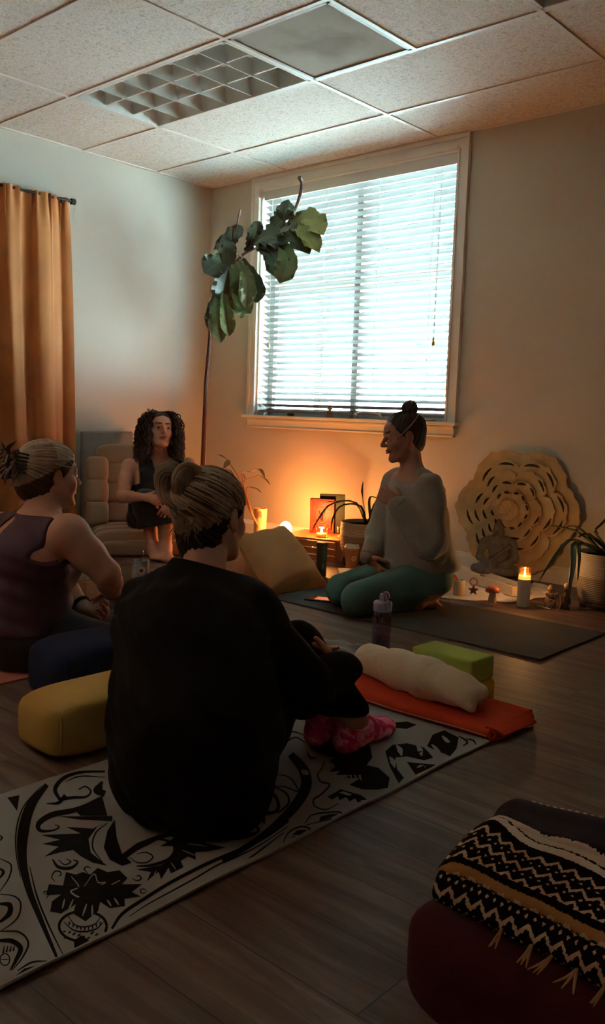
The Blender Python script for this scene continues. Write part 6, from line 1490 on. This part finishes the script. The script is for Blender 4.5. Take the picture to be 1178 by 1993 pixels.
m_.tube([bc+hf@V3(-.012, -.014, .03), bc+hf@V3(.0, -.03, .0), bc+hf@V3(.012, -.014, -.03)], .008, 8); Pt.add('claw_clip', m_, mat('clip_dark', '#1c1411', .35), parent=hb)
Pt.add('watch', M().tube([wr[1]+nrm(el[1]-wr[1])*.03+nrm(np.cross(el[1]-wr[1], CU))*(.029*math.cos(a))+nrm(np.cross(np.cross(el[1]-wr[1], CU), el[1]-wr[1]))*(.029*math.sin(a)) for a in np.linspace(0, 2*PI, 30)[:-1]], .005, 8, closed=True), mat('watch_band', '#6b5a48', .4))
Pt.add('wristband', M().tube([wr[0]+nrm(el[0]-wr[0])*.03+nrm(np.cross(el[0]-wr[0], CU))*(.031*math.cos(a))+nrm(np.cross(np.cross(el[0]-wr[0], CU), el[0]-wr[0]))*(.031*math.sin(a)) for a in np.linspace(0, 2*PI, 30)[:-1]], .008, 8, closed=True), BKF)
# ---------------------------------------------------------------- person in black on the printed mat
base = V3(3.60, -3.20, .01)
Pt = Part('person', 'person in black seen from behind, blond bun and pink socks, sitting on the printed mat', 'person', base)
bf = V3(0, 1, 0); bl_ = V3(-1, 0, 0)
pel = at(372, 1490, 1.93); mid_ = at(374, 1390, 1.95); che = at(368, 1235, 2.03); nb_ = at(396, 1112, 2.10)
sh = [nb_+V3(-.155, -.035, -.115), nb_+V3(.135, .015, -.085)]
hd = frame(nrm(CF*.84+CR*.54)*V3(1, 1, 1)+V3(0, 0, -.05), CU-CR*.03); hs = 1.0; ho = at(412, 1006, 2.19)
el = [sh[0]+V3(.0, .10, -.25), at(586, 1338, 2.06)]; wr = [at(590, 1300, 2.44), at(672, 1304, 2.20)]
kn = [at(500, 1262, 2.44), at(576, 1266, 2.28)]; an = [at(628, 1395, 2.46), at(690, 1398, 2.37)]
he = [floor_at(606, 1437, .034), floor_at(663, 1452, .034)]; to = [floor_at(690, 1395, .032), floor_at(752, 1407, .032)]
hm_ = 0
an = [he[i]*.8+to[i]*.2+V3(0, 0, .062) for i in range(2)]
s = Sculpt()
s.cap(pel, mid_, .13, .12, k=.04, side=bl_, flat=1.35).cap(mid_, che, .12, .115, k=.04, side=bl_, flat=1.35).cap(che, nb_+V3(0, 0, -.06), .11, .07, k=.05, side=bl_, flat=1.5).cap(sh[0], sh[1], .05, .05, k=.04)
for i in range(2):
    s.cap(sh[i], el[i], .05, .04, k=.02).cap(el[i], wr[i], .04, .026, k=.02)
    s.cap(pel+bl_*(.09 if i == 0 else -.09), kn[i], .09, .062, k=.03).cap(kn[i], kn[i]*.6+an[i]*.4, .058, .056, k=.02).cap(kn[i]*.6+an[i]*.4, an[i], .052, .032, k=.02); foot_prims(s, an[i], he[i], to[i], .95)
s.cap(nb_+V3(0, 0, -.05), ho+hd@V3(0, -.02, -.055), .058, .050, k=.03); head_prims(s, ho, hd, hs)
hand_prims(s, wr[1], -CR*.62+CU*.50+CF*.45, -CF*.3-CR*.5-CU*.6, CU*1.+CR*.2-CF*.3, (.5, .5, .55, .6), .95, tcurl=-.3)
hand_prims(s, wr[0], CR*.8+CU*.25, -CF, CU, .5, .92)
bodym = face_mats(s.mesh(.004), ho, hd, hs); body = Pt.add('body', bodym, [SKL, LIP, BRL]); eyes(Pt, ho, hd, hs, IRB, body)
BKS = mat('black_sweatshirt', '#060504', .95, vary=.1, sheen=.0, bump=.3, bscale=200, spec=.2)
s = Sculpt()
s.cap(pel+V3(0, 0, -.01), mid_+V3(.005, 0, 0), .158, .160, k=.04, side=bl_, flat=1.34).cap(mid_+V3(.005, 0, 0), che, .158, .142, k=.05, side=bl_, flat=1.32).cap(che, nb_+V3(0, 0, -.075), .135, .080, k=.06, side=bl_, flat=1.50)
for i in range(2): s.cap(nb_+V3(0, -.02, -.055), sh[i], .078, .066, k=.06)
s.cap(sh[0], sh[1], .062, .060, k=.05).cap(nb_+V3(-.02, 0, -.06), nb_+V3(0, .01, -.008), .078, .066, k=.04)
for i in range(2): s.cap(sh[i], el[i], .072, .070, k=.04).cap(el[i], wr[i]*.9+el[i]*.1, .064, .046, k=.03).cap(wr[i]*.85+el[i]*.15, wr[i], .047, .040, k=.01)
zc2 = lambda X, Y, Z: .0135-Z
cn = cut(nb_+V3(0, .01, .012), V3(0, .35, 1))
def bk(F, X, Y, Z):
    f_ = .004*np.sin(X*31+Z*42)*np.sin(Z*25+Y*30+1)+.0025*np.sin((X+Z*1.4)*70)
    return np.maximum(np.maximum(F+f_, .0135-Z), cn(X, Y, Z))
Pt.add('sweatshirt', s.mesh(.005, bk), BKS)
s = Sculpt()
for i in range(2):
    s.cap(pel+bl_*(.09 if i == 0 else -.09)+V3(0, 0, .0), kn[i], .105, .072, k=.04).cap(kn[i], kn[i]*.5+an[i]*.5, .070, .070, k=.03).cap(kn[i]*.5+an[i]*.5, an[i]+V3(0, 0, .02), .068, .050, k=.02)
Pt.add('trousers', s.mesh(.005, lambda F, X, Y, Z: np.maximum(np.maximum(F+.003*np.sin(X*60+Z*50)*np.sin(Y*55), .0135-Z), np.where(Y > -2.95, (an[1][2]+.018-Z), -1.))), BKS)
m, nt, b = nodes('pink_tie_dye'); tc = N(nt, 'ShaderNodeTexCoord'); n1 = N(nt, 'ShaderNodeTexNoise', Scale=26., Detail=3., Distortion=1.5); nt.links.new(tc.outputs['Object'], n1.inputs['Vector'])
r1 = ramp(nt, [(.38, hexc('#c41f4a')), (.5, hexc('#e0406a')), (.62, hexc('#f08aa0'))]); nt.links.new(n1.outputs['Fac'], r1.inputs['Fac']); nt.links.new(r1.outputs['Color'], b.inputs['Base Color']); b.inputs['Roughness'].default_value = .9
for i in range(2):
    s = Sculpt(); foot_prims(s, an[i]+V3(0, 0, .0), he[i], to[i], 1.0, False); s = s.copy(.005)
    top_ = an[i][2]-.004
    Pt.add('sock', s.mesh(.004, lambda F, X, Y, Z: np.maximum(np.maximum(F, .0125-Z), Z-top_-.012*np.sin(X*30))), m)
bun = (-.045, -.06, .115)
bunl = hd.T@(at(352, 952, 2.16)-ho)
vs, fs, _ = hair_cap(ho, hd, hs, tuple(bunl), .0024, 52, .013, plane=(.036, .62), h=.003, extra=lambda s: s.ell(ho+hd@V3(0, -.048, -.075), (.054, .036, .055), hd, k=.03))
c_ = (vs[fs].mean(1)-ho)@hd; mi = np.where(c_[:, 2]-c_[:, 1]*.50+c_[:, 0]*-.10+.005*np.sin(np.arctan2(c_[:, 0], -c_[:, 1])*23)+.003*np.sin(np.arctan2(c_[:, 0], -c_[:, 1])*61) < .004, 1, 0); hb = Pt.add('hair', (vs, fs, mi), [BLH, mat('shaded_underlayer_hair', '#22160f', .7, vary=.35, scale=30)])  # lower hair: dark underlayer with shade at the nape put into its colour
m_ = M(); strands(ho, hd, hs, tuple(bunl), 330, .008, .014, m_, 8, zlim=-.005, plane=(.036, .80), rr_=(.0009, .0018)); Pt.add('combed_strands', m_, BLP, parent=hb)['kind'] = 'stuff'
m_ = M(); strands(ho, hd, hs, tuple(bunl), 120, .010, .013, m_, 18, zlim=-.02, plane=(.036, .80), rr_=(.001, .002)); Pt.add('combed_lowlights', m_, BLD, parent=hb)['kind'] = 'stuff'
def loop(pts, r, seed, mt, name_='bun_loop'):
    """a coil of hair: many strands twisted round a centre line"""
    c = spl(pts, 30); m_ = M(); rg = random.Random(seed); m_.tube(c, [r*.8*math.sin(PI*(.12+.76*i/29)) for i in range(30)], 12)
    for k in range(34):
        a0 = k*2*PI/34+rg.uniform(-.1, .1); pts_ = []; tw = 1.5
        for i in range(30):
            t = nrm(c[min(i+1, 29)]-c[max(i-1, 0)]); e1 = nrm(np.cross(t, CF+.01)); e2 = np.cross(t, e1); a = a0+tw*i/29*2; w_ = r*math.sin(PI*(.12+.76*i/29)); pts_.append(c[i]+(e1*math.cos(a)+e2*math.sin(a))*w_*(1+.06*math.sin(k*7+i*.5)))
        m_.tube(pts_, [r*.03]+[r*.105]*28+[r*.03], 5)
    return Pt.add(name_, m_, mt, parent=hb)
A_ = lambda x, y, d=2.13: at(x, y, d)
loop([A_(380, 985), A_(348, 982, 2.10), A_(323, 960), A_(318, 925), A_(335, 912, 2.12), A_(346, 930), A_(348, 962)], .020, 1, BLH)
loop([A_(395, 960, 2.15), A_(384, 925, 2.13), A_(362, 918, 2.11), A_(352, 940, 2.10), A_(360, 968, 2.12), A_(385, 985, 2.14)], .022, 2, BLH)
loop([A_(330, 950, 2.14), A_(345, 975, 2.10), A_(372, 984, 2.10), A_(396, 968, 2.13)], .016, 3, BLP)
m_ = M(); rg = random.Random(6)
for k in range(22):
    x0 = rg.uniform(360, 392); m_.tube(spl([A_(x0, 985, 2.12), A_(x0-rg.uniform(0, 20), 1010, 2.09), A_(x0-rg.uniform(0, 45), 1030+rg.uniform(0, 30), 2.08)], 9), [.0016]*6+[.0012, .0008, .0004], 5)
Pt.add('loose_strands', m_, BLH, parent=hb)['kind'] = 'stuff'
c = ho+hd@V3(.079, -.004, -.036); Pt.add('earring', M().ball(c, .0035, 10), mat('silver', '#a89c90', .35))
